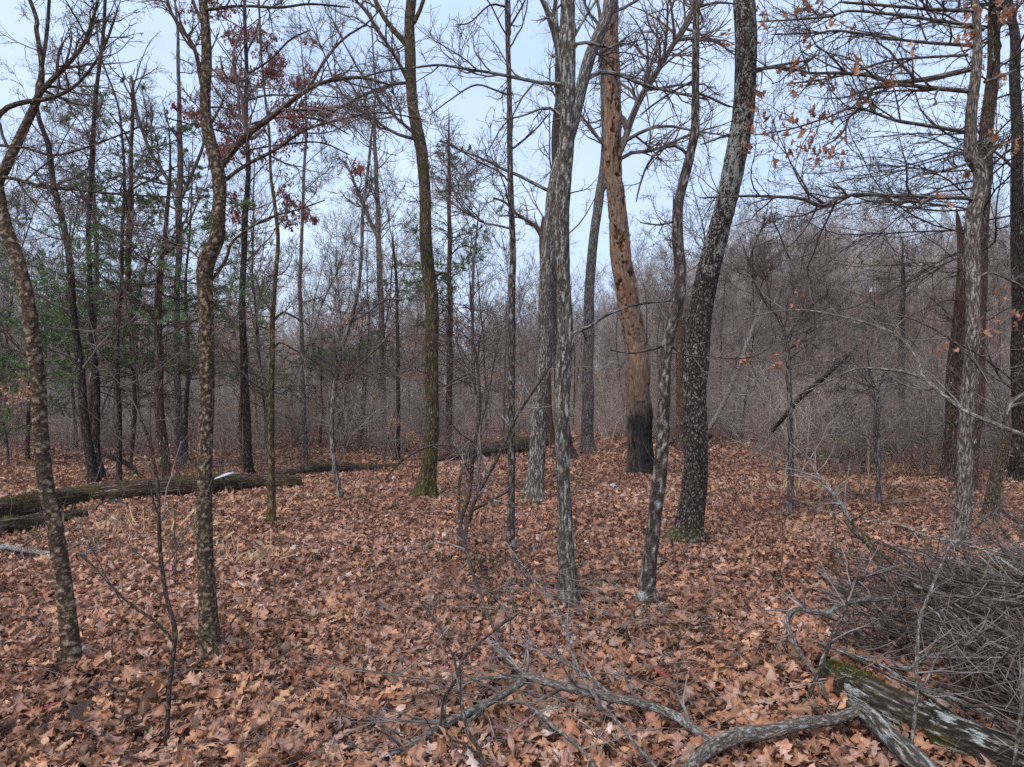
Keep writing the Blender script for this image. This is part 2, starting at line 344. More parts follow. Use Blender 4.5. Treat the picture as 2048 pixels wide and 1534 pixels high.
# ------------------------------------------------------------------ leaves
def template(kind):
    """returns U (rows), W (rows), FW (rows) half-width and forward shift"""
    if kind == 'oak':
        u = np.array([-.14, 0, .06, .12, .20, .27, .33, .39, .46, .53, .59, .65, .72, .79, .85, .92, 1.0])
        wv = np.array([.008, .010, .05, .13, .19, .16, .09, .17, .30, .27, .11, .18, .30, .24, .12, .13, .01])
        fs = np.array([0, 0, 0, .02, .03, .02, -.01, .02, .05, .04, -.01, .02, .05, .04, 0, 0, 0])
    elif kind == 'redoak':
        u = np.array([-.16, 0, .08, .14, .20, .26, .32, .39, .46, .52, .58, .65, .71, .78, .86, 1.0])
        wv = np.array([.007, .009, .08, .10, .26, .14, .06, .16, .40, .18, .06, .14, .33, .12, .06, .006])
        fs = np.array([0, 0, 0, .02, .08, .03, -.02, .02, .12, .04, -.02, .02, .10, .03, 0, 0])
    elif kind == 'ell':
        u = np.array([-.12, 0, .12, .27, .42, .57, .72, .87, 1.0]); wv = np.array([.006, .01, .10, .19, .235, .22, .17, .09, .005]); fs = u * 0
    elif kind == 'oakm':
        u = np.array([-.05, .1, .22, .32, .46, .58, .72, .84, 1.0]); wv = np.array([.01, .08, .20, .10, .31, .12, .30, .12, .01]); fs = np.array([0, 0, .03, 0, .05, 0, .05, 0, 0])
    elif kind == 'far':
        u = np.array([0, .3, .7, 1.0]); wv = np.array([.03, .26, .24, .03]); fs = u * 0
    elif kind == 'spray':
        u = np.array([0, .45, 1.0]); wv = np.array([.03, .10, .01]); fs = u * 0
    return u, wv, fs
class Leaves:
    def __init__(s): s.V = []; s.F = []; s.A = []; s.n = 0
    def add(s, pos, yaw, pitch, roll, Ln, kind, rng, curl=1.0, cols=5, shade=None, wid=1.0, anchor=.5):
        M = len(pos)
        if M == 0: return
        u, wv, fs = template(kind); n = len(u)
        sc_ = np.linspace(-1, 1, cols)
        X = (u - anchor)[:, None] + fs[:, None] * np.abs(sc_)[None]; Y = wv[:, None] * sc_[None] * wid
        X = X[None] * Ln[:, None, None]; Y = Y[None] * Ln[:, None, None] * rng.uniform(.8, 1.2, M)[:, None, None]
        k1 = (rng.normal(0, 3.2, M) * curl / .13)[:, None, None] * .5 + 1e-3; k2 = (rng.normal(0, 5.5, M) * curl / .13)[:, None, None] * .5 + 1e-3
        k1 = k1 * .13 / Ln[:, None, None] * .6; k2 = k2 * .13 / Ln[:, None, None] * .6
        Z = (1 - np.cos(k1 * X)) / k1 + (1 - np.cos(np.clip(k2 * Y, -2.2, 2.2))) / k2
        X2 = np.sin(np.clip(k1 * X, -2, 2)) / k1; Y2 = np.sin(np.clip(k2 * Y, -2.2, 2.2)) / k2
        wav = rng.uniform(.0, .055, M)[:, None, None] * curl * Ln[:, None, None] * np.sin(u[None, :, None] * rng.uniform(6, 14, M)[:, None, None] + rng.uniform(0, 6, M)[:, None, None] + sc_[None, None, :] * 2) * (np.abs(sc_)[None, None, :] ** 1.3)
        tw = rng.normal(0, .5, M)[:, None, None] * curl * X * Y / Ln[:, None, None]
        Q = np.stack([X2, Y2, Z + wav + tw], -1)
        cy, sy = np.cos(yaw), np.sin(yaw); cp, sp = np.cos(pitch), np.sin(pitch); cr_, sr = np.cos(roll), np.sin(roll); o, z = np.ones(M), np.zeros(M)
        Rx = np.stack([o, z, z, z, cr_, -sr, z, sr, cr_], -1).reshape(M, 3, 3); Ry = np.stack([cp, z, sp, z, o, z, -sp, z, cp], -1).reshape(M, 3, 3); Rz = np.stack([cy, -sy, z, sy, cy, z, z, z, o], -1).reshape(M, 3, 3)
        R = Rz @ Ry @ Rx
        V = np.einsum('mij,mrcj->mrci', R, Q) + pos[:, None, None, :]
        A = np.empty(V.shape); A[..., 0] = u[None, :, None]; A[..., 1] = sc_[None, None, :]; A[..., 2] = (rng.random(M) if shade is None else shade)[:, None, None]
        b = s.n + (np.arange(M) * n * cols)[:, None, None]; i = np.arange(n - 1)[None, :, None] * cols; j = np.arange(cols - 1)[None, None, :]
        F = np.stack([b + i + j, b + i + cols + j, b + i + cols + j + 1, b + i + j + 1], -1).reshape(-1, 4)
        s.V.append(V.reshape(-1, 3)); s.F.append(F); s.A.append(A.reshape(-1, 3)); s.n += M * n * cols
    def build(s, name, mat, parent=None, off=(0, 0, 0)):
        V = np.concatenate(s.V) - np.asarray(off)
        return link(name, raw_mesh(name, V, np.concatenate(s.F), {'lf': np.concatenate(s.A)}, True), mat, parent)

# ------------------------------------------------------------------ ground
def build_ground():
    t = np.linspace(-1, 1, 241); xs = np.sign(t) * (np.abs(t) * 22 + np.abs(t) ** 4 * 480)
    s = np.linspace(0, 1, 261); ys = -40 + s * 75 + s ** 5 * 800
    X, Y = np.meshgrid(xs, ys); Z = terrain(X, Y)
    V = np.stack([X, Y, Z], -1).reshape(-1, 3); nx, ny = len(xs), len(ys)
    i = (np.arange(ny - 1)[:, None] * nx + np.arange(nx - 1)[None]).ravel()
    me = raw_mesh('ground', V, np.stack([i, i + 1, i + nx + 1, i + nx], -1))
    m, nt, b = nodes('forest_floor')
    g = nt.nodes.new('ShaderNodeNewGeometry'); pos = g.outputs['Position']
    vo = nt.nodes.new('ShaderNodeTexVoronoi'); vo.inputs['Scale'].default_value = 11; nt.links.new(pos, vo.inputs['Vector'])
    vo2 = nt.nodes.new('ShaderNodeTexVoronoi'); vo2.feature = 'DISTANCE_TO_EDGE'; vo2.inputs['Scale'].default_value = 11; nt.links.new(pos, vo2.inputs['Vector'])
    sep = nt.nodes.new('ShaderNodeSeparateColor'); nt.links.new(vo.outputs['Color'], sep.inputs[0])
    r = ramp(nt, [(0, (.07, .03, .018)), (.3, (.20, .09, .05)), (.6, (.34, .17, .10)), (.85, (.32, .20, .15)), (1, (.40, .31, .26))]); nt.links.new(sep.outputs[0], r.inputs['Fac'])
    e = ramp(nt, [(.0, (.25, .22, .2)), (.12, (1, 1, 1))]); nt.links.new(vo2.outputs['Distance'], e.inputs['Fac'])
    col = mixc(nt, 1.0, r.outputs['Color'], e.outputs['Color'], 'MULTIPLY')
    nt.links.new(col, b.inputs['Base Color'])
    bump(nt, mathn(nt, 'ADD', vo2.outputs['Distance'], noise(nt, pos, 30, 3)), .9, .04, b)
    tag(link('ground', me, m), kind='structure')
build_ground()

def wedge(n, y0, y1, rng, power=1.0, side=.80, pad=.8):
    y = (y0 ** (power + 1) + rng.random(n) * (y1 ** (power + 1) - y0 ** (power + 1))) ** (1 / (power + 1))
    x = rng.uniform(-1, 1, n) * (side * y + pad)
    return x, y
def litter():
    rng = np.random.default_rng(11); lv = Leaves()
    def drop(n, y0, y1, kind, cols, size, curl, pile=.075, shade_pow=1, power=1.0):
        x, y = wedge(n, y0, y1, rng, power)
        z = terrain(x, y) + rng.random(n) ** 1.5 * pile + .008
        p = np.stack([x, y, z], -1)
        pch = vnoise(np.stack([x * .9, y * .9, x * 0], -1), 5)
        sh = np.clip(rng.random(n) * .85 + (pch - .5) * .5 + .07, 0, .985); sh[rng.random(n) < .0015] = 1.0
        lv.add(p, rng.uniform(0, 2 * PI, n), rng.normal(0, .5, n), rng.normal(0, .5, n), rng.uniform(*size, n) * np.where(rng.random(n) < .12, 1.25, 1) * np.where(rng.random(n) < .25, .65, 1), kind, rng, curl, cols, sh)
    drop(10500, 2.1, 5.5, 'oak', 5, (.06, .135), 1.4)
    drop(5500, 2.1, 5.5, 'redoak', 5, (.06, .14), 1.4)
    drop(9000, 2.1, 5.5, 'ell', 5, (.045, .11), 1.8)
    drop(5000, 2.1, 5.5, 'oak', 5, (.07, .13), 2.4)
    drop(31000, 5.3, 10.5, 'oakm', 5, (.055, .13), 1.8)
    drop(14000, 5.3, 10.5, 'ell', 3, (.05, .11), 1.8)
    drop(46000, 10, 19, 'oakm', 3, (.075, .15), 1.5, .06)
    drop(60000, 18, 44, 'far', 3, (.09, .19), 1.5, .08, power=.6)
    for b_, r_ in BASES:             # leaves drifted up against each trunk
        n = 150 if b_[1] < 11 else 60; a = rng.uniform(0, 6.28, n); rr = r_ * 1.1 + np.abs(rng.normal(0, .09, n)) + .01
        x = b_[0] + np.cos(a) * rr; y = b_[1] + np.sin(a) * rr; p = np.stack([x, y, terrain(x, y) + .02 + rng.random(n) * .10 * np.exp(-(rr - r_) / .1)], -1)
        lv.add(p, rng.uniform(0, 6.28, n), rng.normal(0, .6, n), rng.normal(0, .6, n), rng.uniform(.07, .14, n), 'oakm', rng, 1.6, 5, np.clip(rng.random(n), 0, .98))
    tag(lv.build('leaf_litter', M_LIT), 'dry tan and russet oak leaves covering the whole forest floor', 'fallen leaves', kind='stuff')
BASES = []

# ------------------------------------------------------------------ trees
def rootflare(z, ph, seed, amt=.35, h=.18):
    r = random.Random(seed); a = [r.uniform(0, 6.28) for _ in range(3)]
    lob = .5 + .5 * np.sin(3 * ph + a[0]) * .6 + .35 * np.sin(5 * ph + a[1])
    return 1 + amt * np.exp(-np.clip(z, 0, None) / h) * lob
def trunk_fac(Pt, R, k, seed, amp=.06, ridge=26, stretch=.14, flare=.35, ground=None, lump=.07):
    n = len(Pt); ph = np.arange(k) * 2 * PI / k
    ln = np.r_[0, np.cumsum(np.linalg.norm(Pt[1:] - Pt[:-1], axis=1))]
    rm = R.max()
    q = np.empty((n, k, 3)); q[..., 0] = np.cos(ph)[None] * rm; q[..., 1] = np.sin(ph)[None] * rm; q[..., 2] = ln[:, None]
    a = vnoise(q * np.array([ridge, ridge, ridge * stretch]) + seed, seed); rid = 1 - np.abs(2 * a - 1) * 2
    b = vnoise(q * np.array([ridge * 2, ridge * 2, ridge * 2 * stretch * 2]) + seed, seed + 1)
    lumps = vnoise(q * np.array([9, 9, 1.3]) + seed * .7, seed + 2) - .5
    sc_ = np.clip(.10 / np.maximum(R, .03), .5, 1.6)[:, None]
    f = 1 + amp * sc_ * (rid * .6 + (b - .5)) + lump * 2 * lumps
    if ground is not None: f = f * rootflare((Pt[:, 2] - ground)[:, None], ph[None], seed, flare)
    return f[None]

def limb_fix(pts, Y, scale=1.0):
    """control points (px,py,width px[,Y]) to world points and radii"""
    out = []; rad = []
    for i, c in enumerate(pts):
        y = c[3] if len(c) > 3 else Y
        out.append(P(c[0], c[1], y)); rad.append(c[2] / 2 / FPX * y * scale * .94)
    return np.array(out), np.array(rad)

def crown_levels(L1P, L1R, rng, n2=100, n3=500, n4=1500, wig=.2, tw=.0022, trop=.05, len2=(.25, .6), len3=(.25, .6), len4=(.3, .7)):
    L2P, L2R = sprout(L1P, L1R, n2, rng, .1, 1.0, (.85, .25), len2, 8, wig, trop, .65, tw * 1.6)
    n3 = int(n3 * 1.5); n4 = int(n4 * 2.2)
    L3P, L3R = sprout(L2P, L2R, n3, rng, .1, 1.0, (.85, .25), len3, 6, wig * 1.1, trop, .65, tw * 1.2)
    L4P, L4R = sprout(L3P, L3R, n4, rng, .1, 1.0, (.8, .25), len4, 4, wig * 1.2, trop * .6, .7, tw)
    return (L2P, L2R), (L3P, L3R), (L4P, L4R)

def pixel_tree(name, label, pts, Y, mat, limbs=(), group=None, top=10.0, n1=10, l1=(.8, 2.2), z1=2.6, n2=70, n3=260, n4=700, k=36, ds=.035, seed=1, twig=None, flare=.35, amp=.06, cat='tree', leaves=None, trop1=.06, tw=.0022, lean=0.0, ang1=(1.1, .25), wig=.2, twigs_len=(.3, .7)):
    rng = np.random.default_rng(seed); twig = twig or M_TWIG
    cp, rd = limb_fix([(a, b, c, Y + lean * max(0, (cpt_y(b, Y) - 0.0))) for a, b, c in pts], Y)
    b0 = cp[0].copy(); gz = float(terrain(b0[0], b0[1])); base = np.array([b0[0], b0[1], gz])
    cp = np.vstack([[b0[0], b0[1], gz - .15], [b0[0], b0[1], gz + .01], cp[1:]]); rd = np.r_[rd[0], rd[0], rd[1:]]
    if not top: rd[-1] = min(rd[-1], .006)
    if top and cp[-1][2] < top:       # carry the trunk on above the picture
        d = norm(cp[-1] - cp[-2]); d[2] = max(d[2], .85); d = norm(d); p = cp[-1].copy(); r = rd[-1]; m = max(3, int((top - p[2]) / .8)); ex = []; er = []
        for i in range(m):
            d = norm(d + rng.normal(0, .10, 3) + np.array([0, 0, .08])); p = p + d * (top - cp[-1][2]) / m; r = max(r * (1 - 1.6 / (m + 2)), .012); ex.append(p.copy()); er.append(r)
        cp = np.vstack([cp, ex]); rd = np.r_[rd, er]
    TP, TR = resample(cp, rd, ds=ds)
    TP[:, 0] += .012 * np.sin(TP[:, 2] * 3.1 + seed) * min(1, TR[0] * 8); TP[:, 1] += .02 * np.sin(TP[:, 2] * 2.3 + seed * 2)
    BASES.append((base, float(rd[0]))); root = empty(name, base, label, cat, group)
    t = Tubes(); t.add(TP, TR, k, bkr=float(np.median(TR)), fac=trunk_fac(TP, TR, k, seed, amp=amp, flare=flare, ground=gz))
    t.build('trunk', mat, root, base)
    lt = Tubes(); anchors = [];
    m = 18
    LP = []; LR = []
    for lb in limbs:
        c, r = limb_fix(lb, Y)
        q, qr = resample(c, r, ds=.06)
        kk = 12; lt = Tubes(); qr[-1] = min(qr[-1], .004)
        lt.add(q, qr, kk, fac=trunk_fac(q, qr, kk, seed + 5, amp=.04, lump=.10), z0=4); lt.build('limb', mat, root, base)
        q2, qr2 = resample(c, r, n=m); LP.append(q2); LR.append(qr2)
    # procedural first-order branches
    sel = TP[:, 2] > z1 + gz
    ct = Tubes()
    if sel.sum() > 4 and n1:
        A, B = resample(TP[sel][::max(1, sel.sum() // 30)], TR[sel][::max(1, sel.sum() // 30)], n=24)
        bp, br = sprout(A[None], B[None], n1, rng, 0, 1, ang1, l1, m, wig * .5, trop1, .38, .006, absl=True, taper=.85)
        br = np.minimum(br, np.linspace(.03, .004, m)[None] * 1.0)
        ct.add(bp, br, 6)
        LP += list(bp); LR += list(br)
    tips = []
    if LP:
        LP = np.array(LP); LR = np.array(LR)
        lv = crown_levels(LP, LR, rng, n2, n3, n4, wig, tw, len4=twigs_len)
        for (a, b), kk in zip(lv, (5, 4, 3)): ct.add(a, b, kk)
        tips = lv
    if ct.n: ct.build('crown', twig, root, base)
    if leaves: leaves(root, base, tips, rng)
    return root, tips, (TP, TR)
def cpt_y(py, Y): return CAM_H + (805 - py) / FPX * Y

def oak_leaf_cluster(mat, size, per, kind='oakm', frac=.5, zr=None, name='leaves', box=None):
    def f(root, base, lv, rng):
        if not len(lv): return
        Pt = lv[2][0]; tip = Pt[:, -1]
        if zr is not None: ok = (tip[:, 2] > zr[0]) & (tip[:, 2] < zr[1]); tip = tip[ok]
        if box is not None:
            ok = (np.abs(tip[:, 0] - box[0]) < box[1]); tip = tip[ok]
        cl = vnoise(tip * 2.6, 3); tip = tip[cl > np.quantile(cl, 1 - frac)] if len(tip) else tip
        n = len(tip) * per
        if n == 0: return
        pos = np.repeat(tip, per, 0) + rng.normal(0, size[1] * .35, (n, 3)); l = Leaves()
        l.add(pos, rng.uniform(0, 6.28, n), rng.normal(1.1, .45, n), rng.normal(0, .8, n), rng.uniform(*size, n), kind, rng, 1.4, 3)
        l.build(name, mat, root, base)
    return f

def cedar_mesh(TP, TR, rng, gz, nb=60, l1=2.2, z0=1.5, htop=8, droop=-.03, n2=8, n3=5, fol=1.0, bare=2.5, tw=.0025, spray=(.05, .11), per=7, ang=(1.45, .18), side=None, shape=1.0):
    """branches and foliage of a cedar around a given trunk; returns tubes, leaves"""
    zt = TP[:, 2]; zz = z0 + (htop - z0) * rng.random(nb) ** .9 + gz
    pos = np.stack([np.interp(zz, zt, TP[:, i]) for i in range(3)], 1); r = np.interp(zz, zt, TR)
    az = rng.uniform(0, 2 * PI, nb)
    if side is not None: az = np.where(rng.random(nb) < .65, rng.normal(side, .7, nb), az)
    el = rng.normal(.14, .3, nb)
    d = np.stack([np.cos(az) * np.cos(el), np.sin(az) * np.cos(el), np.sin(el)], 1)
    rel = np.clip((zz - gz - z0) / (htop - z0), 0, 1)
    ln = l1 * (1.05 - rel ** 1.3 * .85) * rng.uniform(.6, 1.1, nb) * shape
    B1 = grow(pos, d, ln, 12, .13, droop, rng); R1 = np.clip(r * .28, .006, .018)[:, None] * (1 - .8 * np.linspace(0, 1, 12))[None]
    B2, R2 = sprout(B1, R1, nb * n2, rng, .12, 1, (.75, .2), (.2, .5), 7, .12, .02, .6, tw * 1.4, flat=.7)
    B3, R3 = sprout(B2, R2, nb * n2 * n3, rng, .1, 1, (.7, .2), (.25, .55), 4, .14, .02, .7, tw, flat=.4)
    t = Tubes(); t.add(B1, R1, 5); t.add(B2, R2, 4); t.add(B3, R3, 3)
    lv = Leaves()
    mid = B3[:, 2]; ok = (mid[:, 2] > gz + bare) ; cl = .6 * vnoise(mid * .9 + 7, 9) + .4 * vnoise(mid * 2.4 + 3, 19); ok &= cl > (.86 - fol * .44)
    src = B3[ok]
    if len(src):
        n = len(src) * per; u = rng.random(n) * 3; i = np.minimum(u.astype(int), 2); f = (u - i)[:, None]; ix = np.repeat(np.arange(len(src)), per)
        p = src[ix, i] * (1 - f) + src[ix, i + 1] * f; T = norm(src[ix, i + 1] - src[ix, i])
        yaw = np.arctan2(T[:, 1], T[:, 0]) + rng.normal(0, .7, n); pit = -np.arcsin(np.clip(T[:, 2], -1, 1)) + rng.normal(0, .5, n)
        lv.add(p + rng.normal(0, .012, (n, 3)), yaw, pit, rng.uniform(0, 6.28, n), rng.uniform(spray[0], spray[1], n), 'spray', rng, .4, 2, wid=1.0, anchor=0)
    return t, lv
def gy(px, py): return float(G(px, py)[1])
GT = 'slender bare trunks in the middle distance'

# -- T_B : crooked trunk left of centre foreground
pixel_tree('crooked_tree', 'crooked grey-brown tree with an S-bend and mossy knot, in front of the long log', [
 (422,1318,46),(420,1285,40),(418,1200,34),(413,1100,32),(410,1000,31),(408,900,30),(410,800,30),(411,700,30),(411,600,31),(411,545,34),(420,512,36),(437,480,31),(441,440,27),(444,400,26),(443,360,27),(436,330,27),(425,290,24),(415,250,23),(410,200,21),(411,130,21),(408,60,19),(402,0,17),(400,-60,15)],
 gy(422,1318), M_BROWN, [
 [(440,335,16),(450,320,16),(475,290,15),(500,265,14),(540,235,13),(580,205,11),(620,175,10),(660,162,8),(720,155,7),(780,170,5)],
 [(618,177,7),(650,120,6),(690,75,5),(730,50,4),(760,20,3)],
 [(448,362,9),(470,345,8),(500,325,8),(550,300,7),(610,260,6),(680,240,5),(760,225,4),(850,240,3)],
 [(404,170,10),(390,100,9),(365,60,8),(340,20,7),(330,-30,6)],[(408,55,8),(385,0,7),(375,-40,5)],
 [(412,20,8),(480,12,6),(560,15,6),(620,8,5),(700,15,4)],
 [(424,560,7),(452,520,7),(460,490,6),(490,462,5),(540,435,5),(600,418,4),(650,400,3)],
 [(418,545,5),(380,500,4),(320,480,3),(250,470,3),(190,478,2)],
 [(420,250,7),(440,215,5),(450,190,4)]], top=9, n1=4, n2=90, n3=350, n4=900, seed=21, k=44, ds=.025, flare=.25)

# -- T_A : bent trunk at the left edge
pixel_tree('leaning_tree', 'brown furrowed tree bending to the left edge of the picture, nearest one at far left', [
 (143,1348,36),(140,1300,34),(134,1240,33),(122,1150,32),(105,1040,30),(88,960,30),(80,850,29),(78,760,28),(70,680,28),(60,600,27),(45,540,27),(27,490,26),(8,440,25),(-2,395,23),(-6,365,21),(8,335,19),(25,295,18),(45,250,17),(62,212,16),(74,175,13),(78,130,10),(70,60,9),(60,0,8)],
 gy(143,1348), M_BROWN, [
 [(66,205,11),(90,175,10),(118,145,10),(150,112,8),(172,80,7),(185,40,6),(200,-10,5)],
 [(-20,262,11),(5,222,10),(40,206,10),(80,200,9),(115,192,7),(150,172,6),(180,140,5),(210,90,5),(235,20,4)],
 [(-10,352,8),(30,358,7),(80,372,7),(140,378,6),(200,385,5),(300,392,4),(400,396,3)],
 [(-10,290,6),(50,296,5),(100,310,5),(140,305,4),(200,285,4),(260,262,3)],
 [(60,720,6),(25,680,8),(-10,640,9),(-40,600,10)]], top=8, n1=3, n2=110, n3=420, n4=1200, seed=22, k=40, ds=.025, flare=.25)

# -- T_C : mossy forked trunk
pixel_tree('mossy_tree', 'tall mossy-footed brown tree forking near the top, left of the picture centre', [
 (849,1000,54),(853,975,42),(858,930,33),(862,880,29),(864,800,27),(864,700,27),(862,600,27),(858,550,26),(853,480,25),(850,420,24),(846,350,24),(843,300,24),(836,260,24),(826,210,22),(820,150,22),(819,90,22),(820,40,21),(824,0,21),(828,-60,19)],
 gy(849,1000), M_MOSSY, [
 [(818,95,12),(800,75,12),(775,45,11),(755,10,10),(740,-30,9)],
 [(815,160,9),(800,130,8),(785,105,7),(750,50,7),(725,15,6),(690,-20,5)],
 [(828,45,10),(842,15,9),(855,-30,8)],
 [(822,165,7),(780,170,6),(740,185,5),(700,205,5),(640,240,4)],
 [(866,560,6),(885,545,5),(905,560,4)]], top=12, n1=9, l1=(1.5,3.5), z1=6, n2=120, n3=500, n4=1300, seed=23, k=36, ds=.04, flare=.7, lean=.0)

# -- T_D : thin straight pole tree
pixel_tree('young_tree', 'thin straight grey tree dotted with lichen, just left of the centre pair of trunks', [
 (1022,1108,20),(1022,1080,17),(1022,1000,16),(1022,900,16),(1023,800,16),(1024,700,15),(1023,600,15),(1025,500,14),(1023,400,13),(1020,300,12),(1018,200,11),(1016,100,10),(1014,0,9),(1013,-60,8)],
 gy(1022,1108), M_DKLICH, [
 [(1020,300,5),(1035,290,5),(1070,260,4),(1100,225,3)],
 [(1016,190,5),(990,180,4),(950,170,4),(900,200,3),(860,230,2)],
 [(1016,60,5),(1040,20,4),(1060,-20,4)],
 [(1022,370,5),(1000,345,4),(950,320,4),(920,300,3),(890,280,3)],
 [(1015,15,5),(980,10,4),(940,45,3),(910,50,3)]], top=8.5, n1=10, l1=(.8,2.0), z1=3.0, n2=90, n3=300, n4=700, seed=24, k=24, flare=.3)

# -- T_F : second trunk of the pair, forks out to the right at the top
pixel_tree('forked_tree', 'grey lichened tree standing behind the centre trunk, its top leaning out to the right', [
 (1068,1003,46),(1069,965,38),(1074,900,33),(1080,820,31),(1087,740,31),(1090,650,31),(1094,560,30),(1098,480,30),(1103,420,30),(1110,370,29),(1126,310,28),(1142,260,27),(1152,215,26),(1163,170,25),(1180,115,25),(1205,55,24),(1222,8,23),(1245,-50,22)],
 gy(1068,1003), M_GREY, [
 [(1162,165,10),(1200,145,9),(1240,150,8),(1290,170,7),(1350,185,6),(1420,200,5)],
 [(1152,95,9),(1130,70,8),(1105,40,7),(1090,0,6)],
 [(1165,150,8),(1185,110,7),(1200,60,7),(1175,20,6),(1160,-20,5)],
 [(1104,385,8),(1070,368,7),(1040,352,7),(1010,340,6),(970,320,5),(920,300,4),(880,280,4)]], top=13, n1=8, l1=(1.4,3.0), z1=7, n2=110, n3=450, n4=1200, seed=25, k=34, ds=.04, flare=.45)

# -- T_E : front trunk of the pair
pixel_tree('centre_tree', 'tall straight grey furrowed tree with pale lichen patches, in front at the centre', [
 (1138,1222,50),(1136,1185,41),(1132,1130,35),(1130,1050,31),(1128,950,29),(1126,850,29),(1126,750,31),(1127,650,31),(1126,550,29),(1126,450,29),(1128,400,31),(1131,340,33),(1134,290,33),(1134,200,31),(1133,150,31),(1133,60,31),(1132,-30,29)],
 gy(1138,1222), M_GREY, [
 [(1128,168,8),(1080,165,7),(1030,155,7),(980,145,6),(930,138,5),(880,130,5),(830,135,4),(780,140,4),(720,155,4),(680,160,3)],
 [(1140,700,9),(1150,665,9),(1175,655,7),(1210,632,6),(1250,615,6),(1300,605,5),(1360,600,4)],
 [(1126,235,6),(1110,222,7),(1090,215,5),(1050,230,4),(1010,240,3)],
 [(1142,85,6),(1170,35,5),(1200,-10,5)],[(1130,165,9),(1121,120,9),(1115,75,9),(1112,40,9),(1110,-20,8)],
 [(1140,90,7),(1180,85,6),(1220,95,5),(1260,70,4)]], top=11, n1=5, l1=(1.,2.5), z1=4.6, n2=90, n3=380, n4=1000, seed=26, k=56, ds=.02, flare=.35, amp=.09)

# -- trunk hidden behind the pair
pixel_tree('shaded_tree', 'dark trunk with flaring roots half hidden behind the centre tree', [
 (1128,915,50),(1127,890,36),(1124,820,30),(1120,700,28),(1117,600,26),(1116,500,24),(1115,400,22),(1113,250,20)],
 gy(1128,915), M_DARK, [], top=17, n1=14, l1=(1.5,3.5), z1=6, n2=90, n3=300, n4=700, seed=27, k=24, ds=.06, flare=.9)

# -- T_J : pale leaning fork behind the snag
pixel_tree('leaning_fork_tree', 'slim grey tree behind the bare snag, one arm sweeping out to the upper right', [
 (1175,905,34),(1175,870,26),(1176,750,24),(1178,650,22),(1180,550,21),(1188,480,20),(1197,400,20),(1206,350,17),(1208,300,13),(1207,200,12),(1204,120,10),(1200,40,8)],
 gy(1175,905), M_BGBARK, [
 [(1200,385,17),(1220,345,15),(1246,290,14),(1262,240,14),(1285,190,13),(1310,150,12),(1340,100,11),(1370,50,10),(1390,5,9),(1405,-40,8)]], top=16, n1=0, n2=36, n3=170, n4=500, seed=28, k=20, ds=.08, flare=.4, tw=.004)

# -- T_K : curved tree right of centre
pixel_tree('curved_tree', 'slender dark lichen-spotted tree curving up between the snag and the plated tree', [
 (1298,1226,44),(1297,1185,34),(1302,1120,30),(1308,1060,28),(1312,1000,28),(1318,940,26),(1322,880,25),(1325,820,25),(1328,760,23),(1334,700,23),(1345,650,25),(1358,600,25),(1363,550,25),(1359,500,23),(1355,450,21),(1357,400,19),(1366,360,19),(1378,310,18),(1388,260,17),(1390,200,16),(1392,100,15),(1394,0,14),(1396,-60,13)],
 gy(1298,1226), M_DKLICH, [
 [(1376,310,7),(1352,292,6),(1320,300,6),(1295,330,5),(1280,370,4),(1272,405,3)],
 [(1390,185,6),(1420,195,5),(1450,210,5),(1470,215,4)],
 [(1392,160,6),(1360,175,5),(1320,200,4),(1280,230,4)],
 [(1330,690,6),(1300,700,5),(1260,706,4),(1220,700,3)],
 [(1356,440,5),(1320,450,4),(1280,445,3)],
 [(1340,690,5),(1370,710,4),(1420,715,4),(1500,715,3),(1545,690,3)],
 [(1396,15,6),(1430,5,5),(1470,8,4)]], top=9, n1=5, l1=(.8,1.8), z1=3.6, n2=90, n3=330, n4=800, seed=29, k=44, ds=.025, flare=.45, amp=.08)

# -- T_L : big leaning plated trunk
pixel_tree('plated_tree', 'big leaning tree with dark plated bark, white lichen above and a mossy swollen foot', [
 (1376,1090,70),(1380,1060,56),(1385,1010,51),(1388,960,49),(1390,900,47),(1391,800,46),(1394,720,46),(1398,650,46),(1403,600,46),(1412,550,46),(1425,500,45),(1440,450,43),(1455,400,43),(1468,340,43),(1478,280,43),(1486,220,43),(1490,150,43),(1493,80,43),(1490,20,43),(1488,-50,41)],
 gy(1376,1090), M_PLATE, [
 [(1504,140,6),(1560,130,5),(1620,120,4)],
 [(1462,270,6),(1440,275,5),(1400,290,4)],
 [(1500,150,6),(1540,135,5),(1590,140,4),(1640,105,4)]], top=12, n1=5, l1=(1.2,2.6), z1=5.6, n2=70, n3=280, n4=800, seed=30, k=60, ds=.02, flare=.6, amp=.10)

